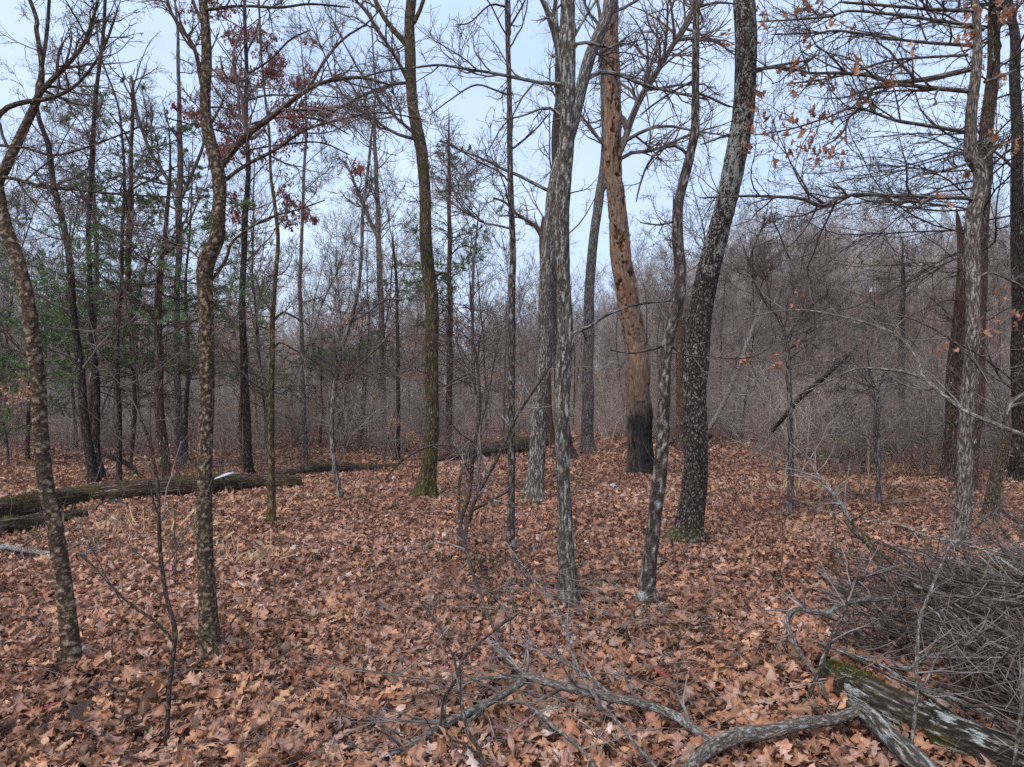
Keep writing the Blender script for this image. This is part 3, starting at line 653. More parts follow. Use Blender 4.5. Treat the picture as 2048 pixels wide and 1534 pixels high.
# -- T_M : pale crooked oak at the right with its withered leaves
XR = lambda x, y: (1348 + .365 * x, .365 * y)
def cx(l): return [XR(a, b) + (c,) for a, b, c in l]
M_root, M_tips, M_tr = pixel_tree('pale_oak', 'pale grey crooked oak at the right edge holding withered tan leaves', [
 (1914,1105,40),(1921,1060,32),(1928,980,29),(1932,900,29),(1938,800,28),(1942,700,28),(1943,600,27),(1946,500,29),(1952,430,31),(1964,380,31),(1962,340,29),(1942,310,25),(1938,250,21),(1942,200,20),(1950,150,20),(1955,100,18),(1955,40,15),(1950,-30,13)],
 gy(1914,1105), M_PALE, [
 [(1950,400,9),(1930,396,9),(1880,395,8),(1820,392,8),(1760,390,8),(1700,390,8),(1662,404,8),(1640,412,8),(1600,397,7),(1540,393,6),(1490,392,5),(1400,396,3)],
 cx([(1620,380,12),(1400,430,11),(1200,450,9),(1080,415,8),(900,400,7),(750,400,5),(600,370,5),(445,385,4)]),
 cx([(1620,500,10),(1400,480,9),(1250,465,8),(1100,485,7),(1060,540,6),(960,640,6),(940,700,5),(890,760,4),(820,800,3)]),
 cx([(1640,730,9),(1400,690,8),(1200,655,6),(1000,590,5),(850,640,4),(700,690,4),(600,715,3),(445,740,3)]),
 cx([(1640,60,8),(1400,50,7),(1150,30,6),(900,10,5)]), cx([(1640,250,8),(1300,225,6),(920,170,5),(780,180,4),(530,190,3)]),
 cx([(1700,160,9),(1500,120,7),(1000,60,5),(860,90,5),(700,105,4),(450,120,3)]),
 cx([(1610,300,6),(1200,330,5),(1000,390,5),(850,430,4),(620,460,3)]),
 cx([(1660,880,6),(1500,930,5),(1350,960,4)]), cx([(1700,450,7),(1790,420,6),(1880,380,5)]), cx([(1690,880,7),(1780,800,6),(1900,760,5)]),
 [(1950,560,6),(1980,545,6),(2020,560,6),(2070,590,6)],[(1948,690,5),(1990,660,4),(2040,620,4)],[(1948,700,4),(1960,640,4),(2000,600,4)]],
 top=8, n1=0, n2=150, n3=520, n4=1100, seed=31, k=40, ds=.025, flare=.3)

def tan_clusters():
    rng = np.random.default_rng(5); Y = gy(1914, 1105)
    cl = [(480,60,7),(500,120,5),(320,190,4),(630,50,6),(870,100,6),(750,150,5),(960,190,7),(1000,300,5),(980,370,8),(1310,240,5),(1610,60,5),(1600,190,9),(1550,200,5),(1265,370,5),(1200,430,5),(660,300,4),(640,370,7),(660,460,7),(740,360,3),(760,440,9),(850,440,7),(960,490,5),(750,230,3),(760,540,2),(610,580,3),(510,640,6),(480,680,3),(620,660,4),(700,660,3),(760,640,6),(755,690,3),(840,600,3),(840,650,4),(600,740,5),(700,750,7),(530,730,3),(540,850,5),(640,820,5),(760,780,4),(820,800,6),(900,830,7),(890,890,3),(780,940,2),(760,860,4),(440,540,4),(460,490,3),(410,765,4),(425,660,3),(1030,550,5),(900,720,3),(1500,930,4),(1600,920,5),(1620,700,3),(1750,740,8),(1880,780,8),(1680,330,5),(1790,420,6),(1460,1060,4),(1800,50,9),(1860,60,8),(1770,90,8),(1900,20,8),(265,680,1),(730,10,7),(800,5,5),(500,215,1)]
    cl = [XR(a, b) + (n,) for a, b, n in cl] + [(1588,590,5),(1560,715,2),(1490,725,6),(2040,630,8),(2000,580,5),(1965,660,6),(1890,700,6),(1560,718,4),(2045,690,2),(1995,635,2),(1600,690,1)]
    l = Leaves(); pos = []
    for a, b, n in cl:
        n = int(n * .8) + 1
        c = P(a, b, Y + rng.uniform(-.9, .6)); pos.append(c + rng.normal(0, .045, (n, 3)) * np.array([1, 1, 1.1]))
    pos = np.concatenate(pos); n = len(pos)
    l.add(pos, rng.uniform(0, 6.28, n), rng.normal(1.15, .35, n), rng.normal(0, .9, n), rng.uniform(.07, .12, n), 'oak', rng, 2.2, 5, anchor=.1)
    l.build('leaves', M_TAN, M_root, np.array(M_root.location))
tan_clusters()

# -- snag with woodpecker holes
def snag():
    Y = gy(1280, 948)
    pts = [(1280,948,62),(1279,922,52),(1278,860,47),(1276,780,46),(1272,700,44),(1262,640,43),(1252,580,42),(1243,520,40),(1238,460,38),(1232,400,36),(1226,350,35),(1225,300,34),(1225,250,34),(1224,200,34),(1224,150,32),(1223,100,32),(1221,50,31),(1222,0,29),(1224,-50,27)]
    cp, rd = limb_fix(pts, Y); gz = float(terrain(cp[0][0], cp[0][1])); base = np.array([cp[0][0], cp[0][1], gz])
    cp = np.vstack([base - [0, 0, .2], base + [0, 0, .01], cp[1:], cp[-1] + [.02, 0, .5], cp[-1] + [.06, .02, .9]]); rd = np.r_[rd[0], rd[0], rd[1:], rd[-1] * .8, rd[-1] * .25]
    TP, TR = resample(cp, rd, ds=.025); k = 72; n = len(TP); ph = np.arange(k) * 2 * PI / k
    z = TP[:, 2] - gz; rm = float(np.median(TR))
    q = np.empty((n, k, 3)); q[..., 0] = np.cos(ph)[None] * rm; q[..., 1] = np.sin(ph)[None] * rm; q[..., 2] = z[:, None]
    wq = q + .05 * (np.stack([vnoise(q * 14 + 3, 41), vnoise(q * 14 + 9, 42), vnoise(q * 14, 43)], -1) - .5)
    hole = vnoise(wq * np.array([9, 9, 3.6]), 3) * .55 + vnoise(wq * np.array([34, 34, 10]), 5) * .45; zone = .30 * (vnoise(q * np.array([3, 3, 1.1]), 15) - .5); hole = smooth((hole - .625 - zone) / .05)
    hole2 = smooth((vnoise(q * np.array([30, 30, 15]), 8) - .84) / .05)
    up = smooth((z - 2.6) / 1.2)[:, None]
    hm = np.maximum(hole * up, hole2 * (.35 + .65 * up))
    slab = smooth((vnoise(q * np.array([5.5, 5.5, .9]) + 3, 6) - .47) / .05) * (1 - up * .2)      # remaining bark slabs
    grain = vnoise(q * np.array([60, 60, 5]), 4)
    lump = vnoise(q * np.array([5, 5, 1.6]), 12) - .5
    plate = smooth((vnoise(wq * np.array([9, 9, 2.2]), 33) - .5) / .03); f = 1 + .07 * (grain - .5) + .26 * lump + .10 * slab + .10 * plate - .30 * hm
    f = f * rootflare(z[:, None], ph[None], 3, .5, .3)
    root = empty('dead_snag', base, 'tall bare dead trunk riddled with woodpecker holes and charred black at the foot', 'dead tree')
    t = Tubes(); t.add(TP, TR, k, bkr=rm, fac=f[None])
    me = t.mesh('trunk', base)
    a = me.attributes.new('wear', 'FLOAT_VECTOR', 'POINT')
    wv = np.stack([hm, slab, np.repeat(z[:, None], k, 1)], -1).reshape(-1, 3).astype(np.float32); a.data.foreach_set('vector', wv.ravel())
    m, nt, b = nodes('weathered_snag_wood')
    at = nt.nodes.new('ShaderNodeAttribute'); at.attribute_name = 'bk'; aw = nt.nodes.new('ShaderNodeAttribute'); aw.attribute_name = 'wear'
    sx = nt.nodes.new('ShaderNodeSeparateXYZ'); nt.links.new(aw.outputs['Vector'], sx.inputs[0])
    v = at.outputs['Vector']
    fib = noise(nt, mapping(nt, v, (48, 48, 4)), 1, 5, .78); blot = noise(nt, mapping(nt, v, (6, 6, 2)), 1, 4, .6)
    wood = ramp(nt, [(.34, (.045, .03, .023)), (.48, (.18, .118, .083)), (.64, (.36, .285, .235))]); nt.links.new(fib, wood.inputs['Fac'])
    tint = ramp(nt, [(.36, (1.15, .74, .52)), (.46, (.95, .86, .76)), (.56, (.78, .82, .84))]); nt.links.new(blot, tint.inputs['Fac'])
    wc = mixc(nt, 1.0, wood.outputs['Color'], tint.outputs['Color'], 'MULTIPLY')
    bk = ramp(nt, [(.3, (.05, .035, .026)), (.6, (.16, .11, .08)), (.8, (.30, .22, .16))]); nt.links.new(fib, bk.inputs['Fac'])
    zz = mathn(nt, 'ADD', sx.outputs[2], mathn(nt, 'MULTIPLY', blot, 1.6))
    topz = ramp(nt, [(.0, (1, 1, 1)), (1, (.0, .0, .0))]); nt.links.new(mathn(nt, 'MULTIPLY', mathn(nt, 'SUBTRACT', zz, 4.2), .6, True), topz.inputs['Fac'])
    sfac = mathn(nt, 'MULTIPLY', mathn(nt, 'MAXIMUM', mathn(nt, 'MULTIPLY', sx.outputs[1], .55), mathn(nt, 'MULTIPLY', topz.outputs['Color'], mathn(nt, 'ADD', mathn(nt, 'MULTIPLY', sx.outputs[1], .5), .42))), 1.0, True)
    c = mixc(nt, sfac, wc, bk.outputs['Color'])
    c = mixc(nt, sx.outputs[0], c, (.085, .035, .018))
    sb = nt.nodes.new('ShaderNodeSeparateXYZ'); nt.links.new(v, sb.inputs[0])
    face = mathn(nt, 'ADD', mathn(nt, 'MULTIPLY', noise(nt, mapping(nt, v, (7, 7, 1.5)), 1, 4, .6), 1.4), mathn(nt, 'MULTIPLY', mathn(nt, 'ADD', mathn(nt, 'MULTIPLY', sb.outputs[0], 1.5), mathn(nt, 'MULTIPLY', sb.outputs[1], .9)), -1.0))
    zc = mathn(nt, 'MULTIPLY', mathn(nt, 'SUBTRACT', 3.0, mathn(nt, 'ADD', sx.outputs[2], mathn(nt, 'ADD', mathn(nt, 'MULTIPLY', blot, 1.6), mathn(nt, 'MULTIPLY', fib, .4)))), 1.3, True)
    ch = mathn(nt, 'MULTIPLY', zc, mathn(nt, 'MULTIPLY', mathn(nt, 'SUBTRACT', face, .44), 2.6, True))
    char = ramp(nt, [(.4, (.006, .006, .007)), (.7, (.035, .033, .033))]); nt.links.new(fib, char.inputs['Fac'])
    c = mixc(nt, ch, c, char.outputs['Color'])
    nt.links.new(c, b.inputs['Base Color']); bump(nt, fib, .8, .012, b)
    link('trunk', me, m, root)
    # splinter of loose wood on the right flank at mid height
    t = Tubes(); r = np.random.default_rng(4)
    for (x, y, w, l) in ((1256, 505, 9, .75), (1296, 745, 10, 1.5), (1205, 205, 4, .3)):
        p = P(x, y, Y - .02); q_ = np.array([p + [0, 0, -l], p + [0, 0, -l * .5], p]); qq, rr = resample(q_, [w / 2 / FPX * Y, w / 2 / FPX * Y * .9, .006], ds=.05)
        t = Tubes(); t.add(qq, rr, 8, fac=1 + .4 * (r.random((1, len(qq), 8)) - .5)); t.build('splinter', M_BROWN, root, base)
snag()

# -- broken orange stub behind the pair
pixel_tree('broken_stub', 'narrow broken-topped orange-brown stub with moss at its foot, left of the centre pair', [
 (1100,888,30),(1098,865,24),(1093,800,22),(1090,700,20),(1088,600,18),(1087,520,17),(1086,470,15),(1086,445,9),(1084,432,3)],
 gy(1100,895), M_RCEDAR, [[(1084,475,9),(1070,452,8),(1050,438,7),(1030,425,6),(1010,405,5),(985,395,4)]], top=0, n1=0, n2=12, n3=30, n4=60, seed=33, k=20, ds=.06, flare=.6, cat='dead tree')

# -- T_N / T_O : red cedars at the right
def cedar(name, label, pts, Y, mat, seed, top, group=None, limbs=(), fmat=None, tmat=None, k=22, flare=.4, **kw):
    rng = np.random.default_rng(seed)
    root, tips, (TP, TR) = pixel_tree(name, label, pts, Y, mat, limbs, group, top=top, n1=0, n2=10, n3=30, n4=60, seed=seed, k=k, ds=.05, flare=flare, twig=M_TWIGD, amp=.05)
    base = np.array(root.location)
    t, lv = cedar_mesh(TP, TR, rng, base[2], **kw)
    t.build('branches', tmat or M_TWIGD, root, base)
    if lv.n: lv.build('foliage', fmat or M_CEDAR, root, base)
    return root
cedar('dark_cedar', 'dark cedar at the right edge with dense drooping fine boughs, behind the pale oak', [
 (1935,985,44),(1940,900,36),(1948,800,34),(1952,700,33),(1955,600,32),(1958,500,31),(1962,420,30),(1970,330,28),(1976,240,26),(1984,140,24),(1990,40,22),(1994,-40,20)],
 gy(1935,985), M_RCEDAR, 41, 9.5, nb=64, l1=4.1, z0=3.9, htop=9.5, droop=-.024, n2=9, n3=4, fol=.95, bare=3.8, tw=.002, fmat=M_CEDARD, side=PI * 1.08, spray=(.03, .08), per=7)
cedar('red_cedar', 'dark reddish cedar trunk with a broken mossy top, just left of the pale oak', [
 (1905,960,48),(1907,920,41),(1912,800,38),(1917,700,34),(1921,620,28),(1926,540,19),(1922,480,13),(1916,440,9),(1913,415,4)],
 gy(1905,960), M_RCEDAR, 42, 0, nb=9, l1=2.6, z0=2.8, htop=4.6, droop=-.03, n2=6, n3=3, fol=0.12, bare=3, tw=.0022, side=PI, k=30)
cedar('centre_cedar', 'slim dark cedar with a pointed green top, right of the mossy forked tree', [
 (896,905,16),(897,850,13),(899,750,12),(900,650,11),(899,550,10),(899,450,9),(898,350,7),(898,280,5),(897,215,3)],
 gy(896,905), M_RCEDAR, 43, 0, nb=70, l1=2.9, z0=2.0, htop=10.3, droop=.01, n2=7, n3=3, fol=.95, bare=5.0, tw=.004, spray=(.05, .12), per=26)
cedar('forked_cedar', 'forked cedar with crooked arms and thin green sprays, behind the long log at left', [
 (330,962,24),(326,905,20),(320,820,18),(318,740,17),(316,660,16),(316,620,15),(319,560,14),(323,515,11),(330,480,9),(335,420,8),(338,360,7),(340,260,5)],
 gy(330,962), M_RCEDAR, 44, 0, limbs=[[(316,640,12),(300,622,12),(280,606,11),(264,588,10),(256,560,10),(255,500,9),(258,440,9),(262,380,8),(262,300,8),(265,250,7),(266,170,5)],[(318,512,8),(340,500,7),(355,480,6),(358,450,5)]],
 nb=64, l1=2.9, z0=1.9, htop=8.5, droop=.005, n2=8, n3=3, fol=.85, bare=3.0, tw=.003, spray=(.04, .09), per=26)
for i, (px, py, h, l, sd, fl, lab) in enumerate([
    (182, 940, 10.5, 2.7, 51, .95, 'green cedar with a rounded top behind the dark twin trunks at left'),
    (55, 925, 5.6, 2.6, 52, 1.15, 'low bushy green cedar at the far left edge, beside the bent tree'),
    (372, 925, 9.2, 2.2, 53, .8, 'narrow green cedar just left of the crooked tree'),
    (480, 905, 8.6, 2.6, 54, .6, 'thin green cedar between the crooked tree and the black straight trunk'),
    (-60, 930, 8.0, 2.6, 55, 1.0, 'cedar cut off by the left edge of the picture'),
    (640, 893, 4.6, 1.7, 56, .9, 'short dull green cedar right of the whitish sapling'),
    (722, 880, 7.0, 2.4, 57, .55, 'faint olive cedar left of the mossy forked tree'),
    (258, 945, 7.4, 2.4, 59, .95, 'sparse green cedar left of the forked cedar'),
    (1500, 862, 5.0, 2.2, 58, .5, 'dull green cedar half lost in the scrub right of the plated tree'),
    (1750, 855, 9.5, 2.8, 60, .8, 'thin upright cedar in the gap left of the dark cedar')]):
    b = G(px, py); Y = b[1]; rg = np.random.default_rng(sd)
    zs = np.linspace(0, h, 8); pts = []
    r0 = .035 + .0042 * h
    for q, z_ in enumerate(zs):
        # control points as pixels so the common builder can be used
        X = b[0] + rg.normal(0, .05) * (q > 0); zz = b[2] + z_
        pts.append((1024 + X / (Y * CP + (zz - CAM_H) * SP) * FPX, 767 - ((zz - CAM_H) * CP - Y * SP) / (Y * CP + (zz - CAM_H) * SP) * FPX, 2 * r0 * (1 - .9 * q / 7) / Y * FPX))
    cedar('cedar', lab, pts, Y, M_RCEDAR, sd, 0, group='green cedars in the woods', nb=int(34 + h * 4), l1=l, z0=.9 if h < 6 else 1.6, htop=h, droop=.004, n2=7, n3=3, fol=fl, bare=(.8 if h < 6 else 2.4), tw=.003 + .0001 * Y, spray=(.045, .105), per=26, k=14)

# -- mid-distance digitised trunks
MID = [
 ('dark_tree', 'dark slim tree, left one of the twin black trunks behind the long log', [(186,972,22),(178,900,18),(170,830,17),(160,740,16),(152,680,15),(146,600,13),(139,520,13),(124,438,12),(106,365,11),(98,292,10),(80,240,9),(73,200,9),(80,140,8),(96,60,7),(100,0,6)], M_DARK, None),
 ('dark_tree', 'dark slim tree, right one of the twin black trunks behind the long log', [(200,962,24),(194,900,15),(192,830,14),(190,760,13),(187,690,12),(182,620,11),(178,560,10),(177,480,9),(180,400,9),(185,300,9),(190,200,8),(205,100,7),(208,0,6)], M_DARK, None),
 ('thin_tree', 'thin dark tree between the twin black trunks and the forked cedar', [(238,972,12),(238,900,11),(237,820,10),(236,740,9),(235,640,9),(242,560,8),(246,460,7),(248,380,6),(246,300,5)], M_DARK, None),
 ('grey_tree', 'straight grey tree with a Y fork high up, right behind the forked cedar', [(363,935,20),(359,880,15),(357,800,13),(354,700,12),(355,600,12),(357,500,12),(359,400,14),(360,300,11),(358,200,8),(356,80,6)], M_BGBARK, [[(357,395,10),(330,350,8),(300,300,7),(275,230,6),(262,150,5)],[(361,400,8),(385,345,7),(405,295,6),(420,230,5)]]),
 ('black_tree', 'straight black trunk crowned with dark red leaves, right of the crooked tree', [(498,952,20),(496,900,17),(491,800,16),(487,700,15),(485,600,13),(487,500,12),(492,430,11),(496,365,10),(493,255,9),(493,146,8),(489,18,7),(488,-40,6)], M_DARK, [[(493,250,5),(460,220,4),(420,215,4),(380,230,3)],[(493,200,5),(540,190,4),(590,190,4),(640,170,3)],[(494,250,5),(560,235,4),(640,240,4),(700,270,3)],[(492,150,5),(540,120,4),(580,80,4),(620,60,3)],[(492,180,4),(450,150,4),(440,110,3)],[(493,280,4),(440,262,4),(380,248,3),(330,235,3)],[(490,110,4),(510,70,4),(520,30,3)],[(495,300,4),(560,290,4),(640,285,3),(700,310,3)]]),
 ('mossy_sapling', 'thin mossy tree standing right of the end of the long log', [(545,1055,20),(543,1020,17),(541,950,15),(541,880,14),(543,800,13),(545,700,12),(545,640,11),(550,560,9),(556,480,8),(548,400,7),(541,350,6),(538,250,5)], M_MOSSY, [[(545,645,6),(565,625,5),(585,632,5),(620,650,3)],[(545,700,6),(560,685,4),(590,700,4),(630,722,4),(665,745,3)]]),
 ('whitish_sapling', 'thin whitish sapling bending left beside the mossy sapling', [(537,912,9),(535,860,8),(534,800,8),(526,765,7),(516,725,6),(511,690,6),(512,650,5),(518,600,4),(530,560,3)], M_PALE, [[(533,795,5),(520,780,4),(505,740,3),(480,700,3)]]),
 ('crooked_sapling', 'crooked thin grey tree with a kinked foot, right of the short log end', [(681,1003,16),(679,985,13),(672,950,11),(667,900,11),(664,850,10),(668,780,10),(682,700,9),(700,650,8),(715,590,8),(722,520,7),(725,430,7),(735,350,6),(742,280,5)], M_BGBARK, [[(700,645,6),(735,625,5),(770,600,5),(810,600,4)],[(668,800,5),(700,750,5),(760,690,4),(800,640,3)]]),
 ('thin_tree', 'thin straight grey tree left of the crooked sapling', [(610,918,12),(609,880,10),(608,830,10),(605,740,9),(602,650,8),(600,560,8),(604,460,7),(608,350,6),(612,250,5)], M_BGBARK, None),
 ('thin_tree', 'grey pole tree fading behind the branch tips left of the mossy forked tree', [(768,875,18),(766,820,15),(765,760,14),(763,650,13),(760,560,13),(757,480,12),(755,400,10),(750,300,8)], M_BGBARK, [[(757,480,8),(735,430,7),(715,380,6),(690,320,5)]]),
 ('thin_tree', 'thin dark stem between the mossy forked tree and the faint grey pole', [(796,922,10),(797,850,8),(796,760,8),(795,650,7),(792,560,6),(785,450,5)], M_DARK, None),
 ('thin_sapling', 'slender grey sapling rising straight right of the centre cedar', [(958,1000,10),(957,930,8),(960,850,7),(948,760,7),(945,650,6),(948,520,6),(960,400,5)], M_BGBARK, [[(957,800,4),(980,760,4),(990,700,3)]]),
 ('scrub_tree', 'small forked scrub tree on the open litter right of the plated tree', [(1580,1038,16),(1581,1000,13),(1582,950,12),(1581,850,11),(1576,750,10),(1573,690,9),(1560,640,7),(1530,600,6),(1510,560,6),(1506,500,5)], M_BGBARK, [[(1573,688,8),(1590,650,6),(1605,625,6),(1630,605,5),(1658,588,4)],[(1573,700,5),(1610,680,4),(1640,700,3)],[(1520,590,5),(1500,520,4),(1540,440,4),(1580,520,3)]]),
 ('scrub_tree', 'thin dark double-stemmed scrub tree left of the cedar trunk at right', [(1757,1016,12),(1756,960,10),(1756,900,9),(1754,800,8),(1742,750,6),(1735,700,5)], M_BGBARK, [[(1757,960,7),(1750,880,6),(1752,800,5),(1770,740,4)]]),
 ('thin_tree', 'pinkish brown trunk glimpsed behind the plated tree', [(1362,905,26),(1363,860,22),(1362,760,20),(1360,650,18),(1356,560,15),(1350,480,12),(1345,380,9)], M_RCEDAR, None),
 ('thin_tree', 'dark stem in the right scrub beneath the arching branches', [(1802,900,16),(1802,820,13),(1803,740,13),(1804,650,12),(1806,560,9),(1806,480,6)], M_DARK, None),
 ('edge_tree', 'dark lichened trunk half cut by the right edge behind the brush pile', [(2042,965,40),(2040,880,34),(2040,760,30),(2038,640,28),(2036,500,26),(2034,300,22),(2030,100,20)], M_DARK, None),
]
for i, (nm, lab, pts, mat, limbs) in enumerate(MID):
    Y = gy(pts[0][0], pts[0][1]); far = Y > 15
    lf = None
    if nm == 'black_tree': lf = oak_leaf_cluster(M_RED, (.05, .095), 4, 'oakm', .85, zr=(5.6, 10.6), box=(P(535, 200, Y)[0], 2.5))
    pixel_tree(nm, lab, pts, Y, mat, limbs or (), GT if nm in ('dark_tree', 'thin_tree', 'scrub_tree') else None, top=(14 if far else (12 if Y > 11 else 8)) if pts[-1][1] < 320 else 0, n1=16 if nm != 'black_tree' else 30, l1=(.7, 2.4) if Y > 11 else (.4, 1.2), z1=1.6 if nm != 'black_tree' else 4.6, n2=90, n3=340, n4=900 if nm != 'black_tree' else 1300, seed=70 + i, k=20, ds=.05, flare=.4, twig=M_TWIG, leaves=lf, tw=.0022 + .00011 * Y, trop1=.05)
print('digitised trees done')

# -- stump-like broken trunk at right edge
pixel_tree('broken_tree', 'short crooked broken trunk with torn orange wood, right edge behind the brush pile', [
 (1978,1052,34),(1984,1010,28),(1988,970,24),(1998,930,22),(2006,895,20),(2012,865,14),(2014,850,4)], gy(1978,1052), M_BROWN, [[(2000,925,12),(2018,905,9),(2026,892,4)]], top=0, n1=0, n2=4, n3=8, n4=10, seed=95, k=24, cat='dead tree')

# ------------------------------------------------------------------ foreground sapling
def stem(name, label, pts, mat, cat, Y=None, base_ground=True, tw=0, seed=1, k=12, ground=False, lift=.03, group=None, twigmat=None, lnrange=(.2, .6), extra=(), ds=.03, lump=.12, twr=.0016, sub=2.5, angles=(.75, .25), trop=.02, n=8):
    """a stem, branch or fallen limb; ground=True lays it on the litter, otherwise at depth Y (per point if given)"""
    rng = np.random.default_rng(seed)
    def conv(pp):
        out = []; rr = []
        for c in pp:
            if ground and len(c) < 4: p = G(c[0], c[1], lift + c[2] / 2 / FPX * 4)
            elif ground: p = G(c[0], c[1], c[3])
            else: p = P(c[0], c[1], c[3] if len(c) > 3 else Y)
            out.append(p); rr.append(c[2] / 2 / FPX * p[1])
        return np.array(out), np.array(rr)
    cp, rd = conv(pts); rd = rd * .86; q, r = resample(cp, rd, ds=ds); q = q + (vnoise(q * 7, seed)[:, None] - .5) * .02 * np.linspace(0, 1, len(q))[:, None] * (len(q) > 20)
    base = q[0].copy()
    if base_ground:
        gz = float(terrain(base[0], base[1])); base[2] = gz; q[0, 2] = gz - .05
    root = empty(name, base, label, cat, group)
    r[-1] = min(r[-1], .004)
    fc = trunk_fac(q, r, k, seed, amp=.05, lump=lump)
    if not base_ground: q = np.vstack([q[:1] - (q[1] - q[0]) * .1, q]); r = np.r_[.001, r]; fc = np.concatenate([fc[:, :1], fc], 1)
    t = Tubes(); t.add(q, r, k, fac=fc, z0=0 if base_ground else 4)
    t.build('stem' if base_ground else 'limb', mat, root, base)
    LP = [resample(q, r, n=18)]
    for e in extra:
        ep, er = conv(e); a, b = resample(ep, er, ds=.04); b[-1] = min(b[-1], .003); et = Tubes(); et.add(a, b, 8, fac=trunk_fac(a, b, 8, seed + 3, amp=.04, lump=.1), z0=4); et.build('side_branch', mat, root, base); LP.append(resample(ep, er, n=18))
    if tw:
        A = np.array([a for a, b in LP]); B = np.array([b for a, b in LP]); ct = Tubes()
        a1, b1 = sprout(A, B, tw, rng, .15, 1, angles, lnrange, 8, .12, trop, .55, twr * 1.5, absl=True)
        a2, b2 = sprout(a1, b1, int(tw * sub), rng, .1, 1, (.8, .25), (.25, .6), 5, .15, trop, .6, twr)
        if ground:
            for a_ in (a1, a2): a_[..., 2] = np.maximum(a_[..., 2], terrain(a_[..., 0], a_[..., 1]) + .02)
        ct.add(a1, b1, 5); ct.add(a2, b2, 4); ct.build('twigs', twigmat or M_TWIG, root, base)
    return root
stem('bent_sapling', 'thin dark bare sapling with a kink, nearest stem at the lower left', [
 (332,1500,11),(335,1450,10),(337,1400,10),(341,1350,10),(347,1300,11),(350,1262,11),(344,1235,10),(332,1190,9),(322,1120,9),(318,1050,9),(316,980,8),(308,930,8),(296,880,7),(282,840,6),(276,780,5),(270,720,5),(262,660,5),(250,600,4),(246,568,5)],
 M_BRBR, 'sapling', Y=gy(332, 1500), tw=10, seed=3, extra=[
 [(344,1280,7),(330,1262,7),(300,1235,6),(270,1215,6),(230,1180,5),(195,1140,4),(160,1110,3)],
 [(345,1360,5),(380,1340,5),(420,1305,4),(455,1272,3),(470,1255,2)],
 [(298,892,4),(280,888,4),(250,875,3),(228,872,2)], [(314,1025,5),(306,1000,4),(302,965,4)]], n=8)
stem('fallen_branch', 'pale straight branch lying across the litter at the left edge, behind the bent tree', [(-40,1088,15,.12),(20,1096,14,.10),(90,1106,12,.08),(150,1108,9,.06),(200,1104,6,.06)], M_BRLI, 'branch', ground=True, base_ground=False, tw=16, seed=5)
print('saplings')
# ------------------------------------------------------------------ logs
def log(name, label, pts, mat, seed, k=40, ds=.04, twigs=0, lump=.12, sink=.25, cap=True, moss_pts=None, group=None, limbs=()):
    cp = []; rd = []
    for c in pts:
        px, py, w_ = c[:3]
        g = G(px, py + w_ * .42) if len(c) < 4 else None
        if g is None: p = P(px, py, c[3])
        else:
            p = g.copy()
        r = w_ / 2 / FPX * p[1]
        if g is not None: p[2] += r * (1 - sink)
        cp.append(p); rd.append(r)
    cp = np.array(cp); rd = np.array(rd); q, r = resample(cp, rd, ds=ds)
    f = trunk_fac(q, r, k, seed, amp=.10, ridge=22, stretch=.08, lump=lump)
    q = np.vstack([q[:1] - (q[1] - q[0]) * .2, q, q[-1:] + (q[-1] - q[-2]) * .2]); r = np.r_[.004, r, .004]; f = np.concatenate([f[:, :1], f, f[:, -1:]], 1)
    base = cp[len(cp) // 2].copy(); base[2] = float(terrain(base[0], base[1]))
    root = empty(name, base, label, 'log', group)
    t = Tubes(); t.add(q, r, k, bkr=float(np.median(r)), fac=f, z0=4); t.build('trunk', mat, root, base)
    st = Tubes()
    for lb in limbs:
        c, rr = limb_fix(lb, cp[len(cp) // 2][1]); a, b = resample(c, rr, ds=.04); st = Tubes(); b[-1] = .003; st.add(a, b, 10, fac=trunk_fac(a, b, 10, seed + 4, amp=.06, lump=.1), z0=4); st.build('limb_stub', mat, root, base)
    return root, q, r
def moss_tufts(root, q, r, n, seed, along=(0, 1), spread=.7, size=(.015, .035)):
    rng = np.random.default_rng(seed); N = len(q); t = (along[0] + (along[1] - along[0]) * rng.random(n)) * (N - 2)
    msk = vnoise(np.stack([t * .09, t * 0, t * 0], -1), seed) > .42; t = t[msk]; n = len(t)
    i = t.astype(int); p = q[i]; a = rng.normal(0, spread, n); T = norm(q[np.minimum(i + 1, N - 1)] - q[i]); sd = norm(np.cross(T, [0, 0, 1.]))
    o = np.cos(a)[:, None] * np.array([0, 0, 1.]) + np.sin(a)[:, None] * sd
    l = Leaves(); l.add(p + o * (r[i] * 1.02)[:, None], rng.uniform(0, 6.28, n), rng.uniform(-1.3, .2, n), rng.uniform(0, 6.28, n), rng.uniform(*size, n), 'spray', rng, .5, 2, anchor=0)
    l.build('moss', M_MOSS, root, np.array(root.location))

lg, q, r = log('fallen_log', 'long mossy fallen log lying across the left, behind the crooked tree', [(-60,1040,62),(0,1026,58),(60,1012,54),(110,1002,48),(180,992,44),(250,984,46),(330,976,46),(400,972,44),(470,968,40),(530,966,36),(575,965,32),(600,965,26)], M_LOG, 101, k=56)
moss_tufts(lg, q, r, 5200, 1, (.0, .8), .55, (.018, .04))
lg, q, r = log('fallen_log', 'lower mossy log lying in front of the long one at the far left', [(-80,1062,44),(0,1056,44),(70,1046,40),(130,1036,32),(170,1030,20)], M_LOG, 102)
moss_tufts(lg, q, r, 1500, 2, (.2, 1), .6, (.015, .035))
log('wood_plank', 'grey split slab of wood leaning on the logs at the far left', [(-20,1062,26,9.0),(20,1038,24,9.3),(62,1010,20,9.6)], M_PALE, 103, k=12)
lg, q, r = log('fallen_log', 'rotten log with a torn root end beyond the tip of the long log', [(545,955,18),(590,945,22),(640,936,28),(690,936,24),(740,936,14),(800,930,8)], M_LOG, 104)
moss_tufts(lg, q, r, 500, 3, (.3, .7), .6, (.03, .06))
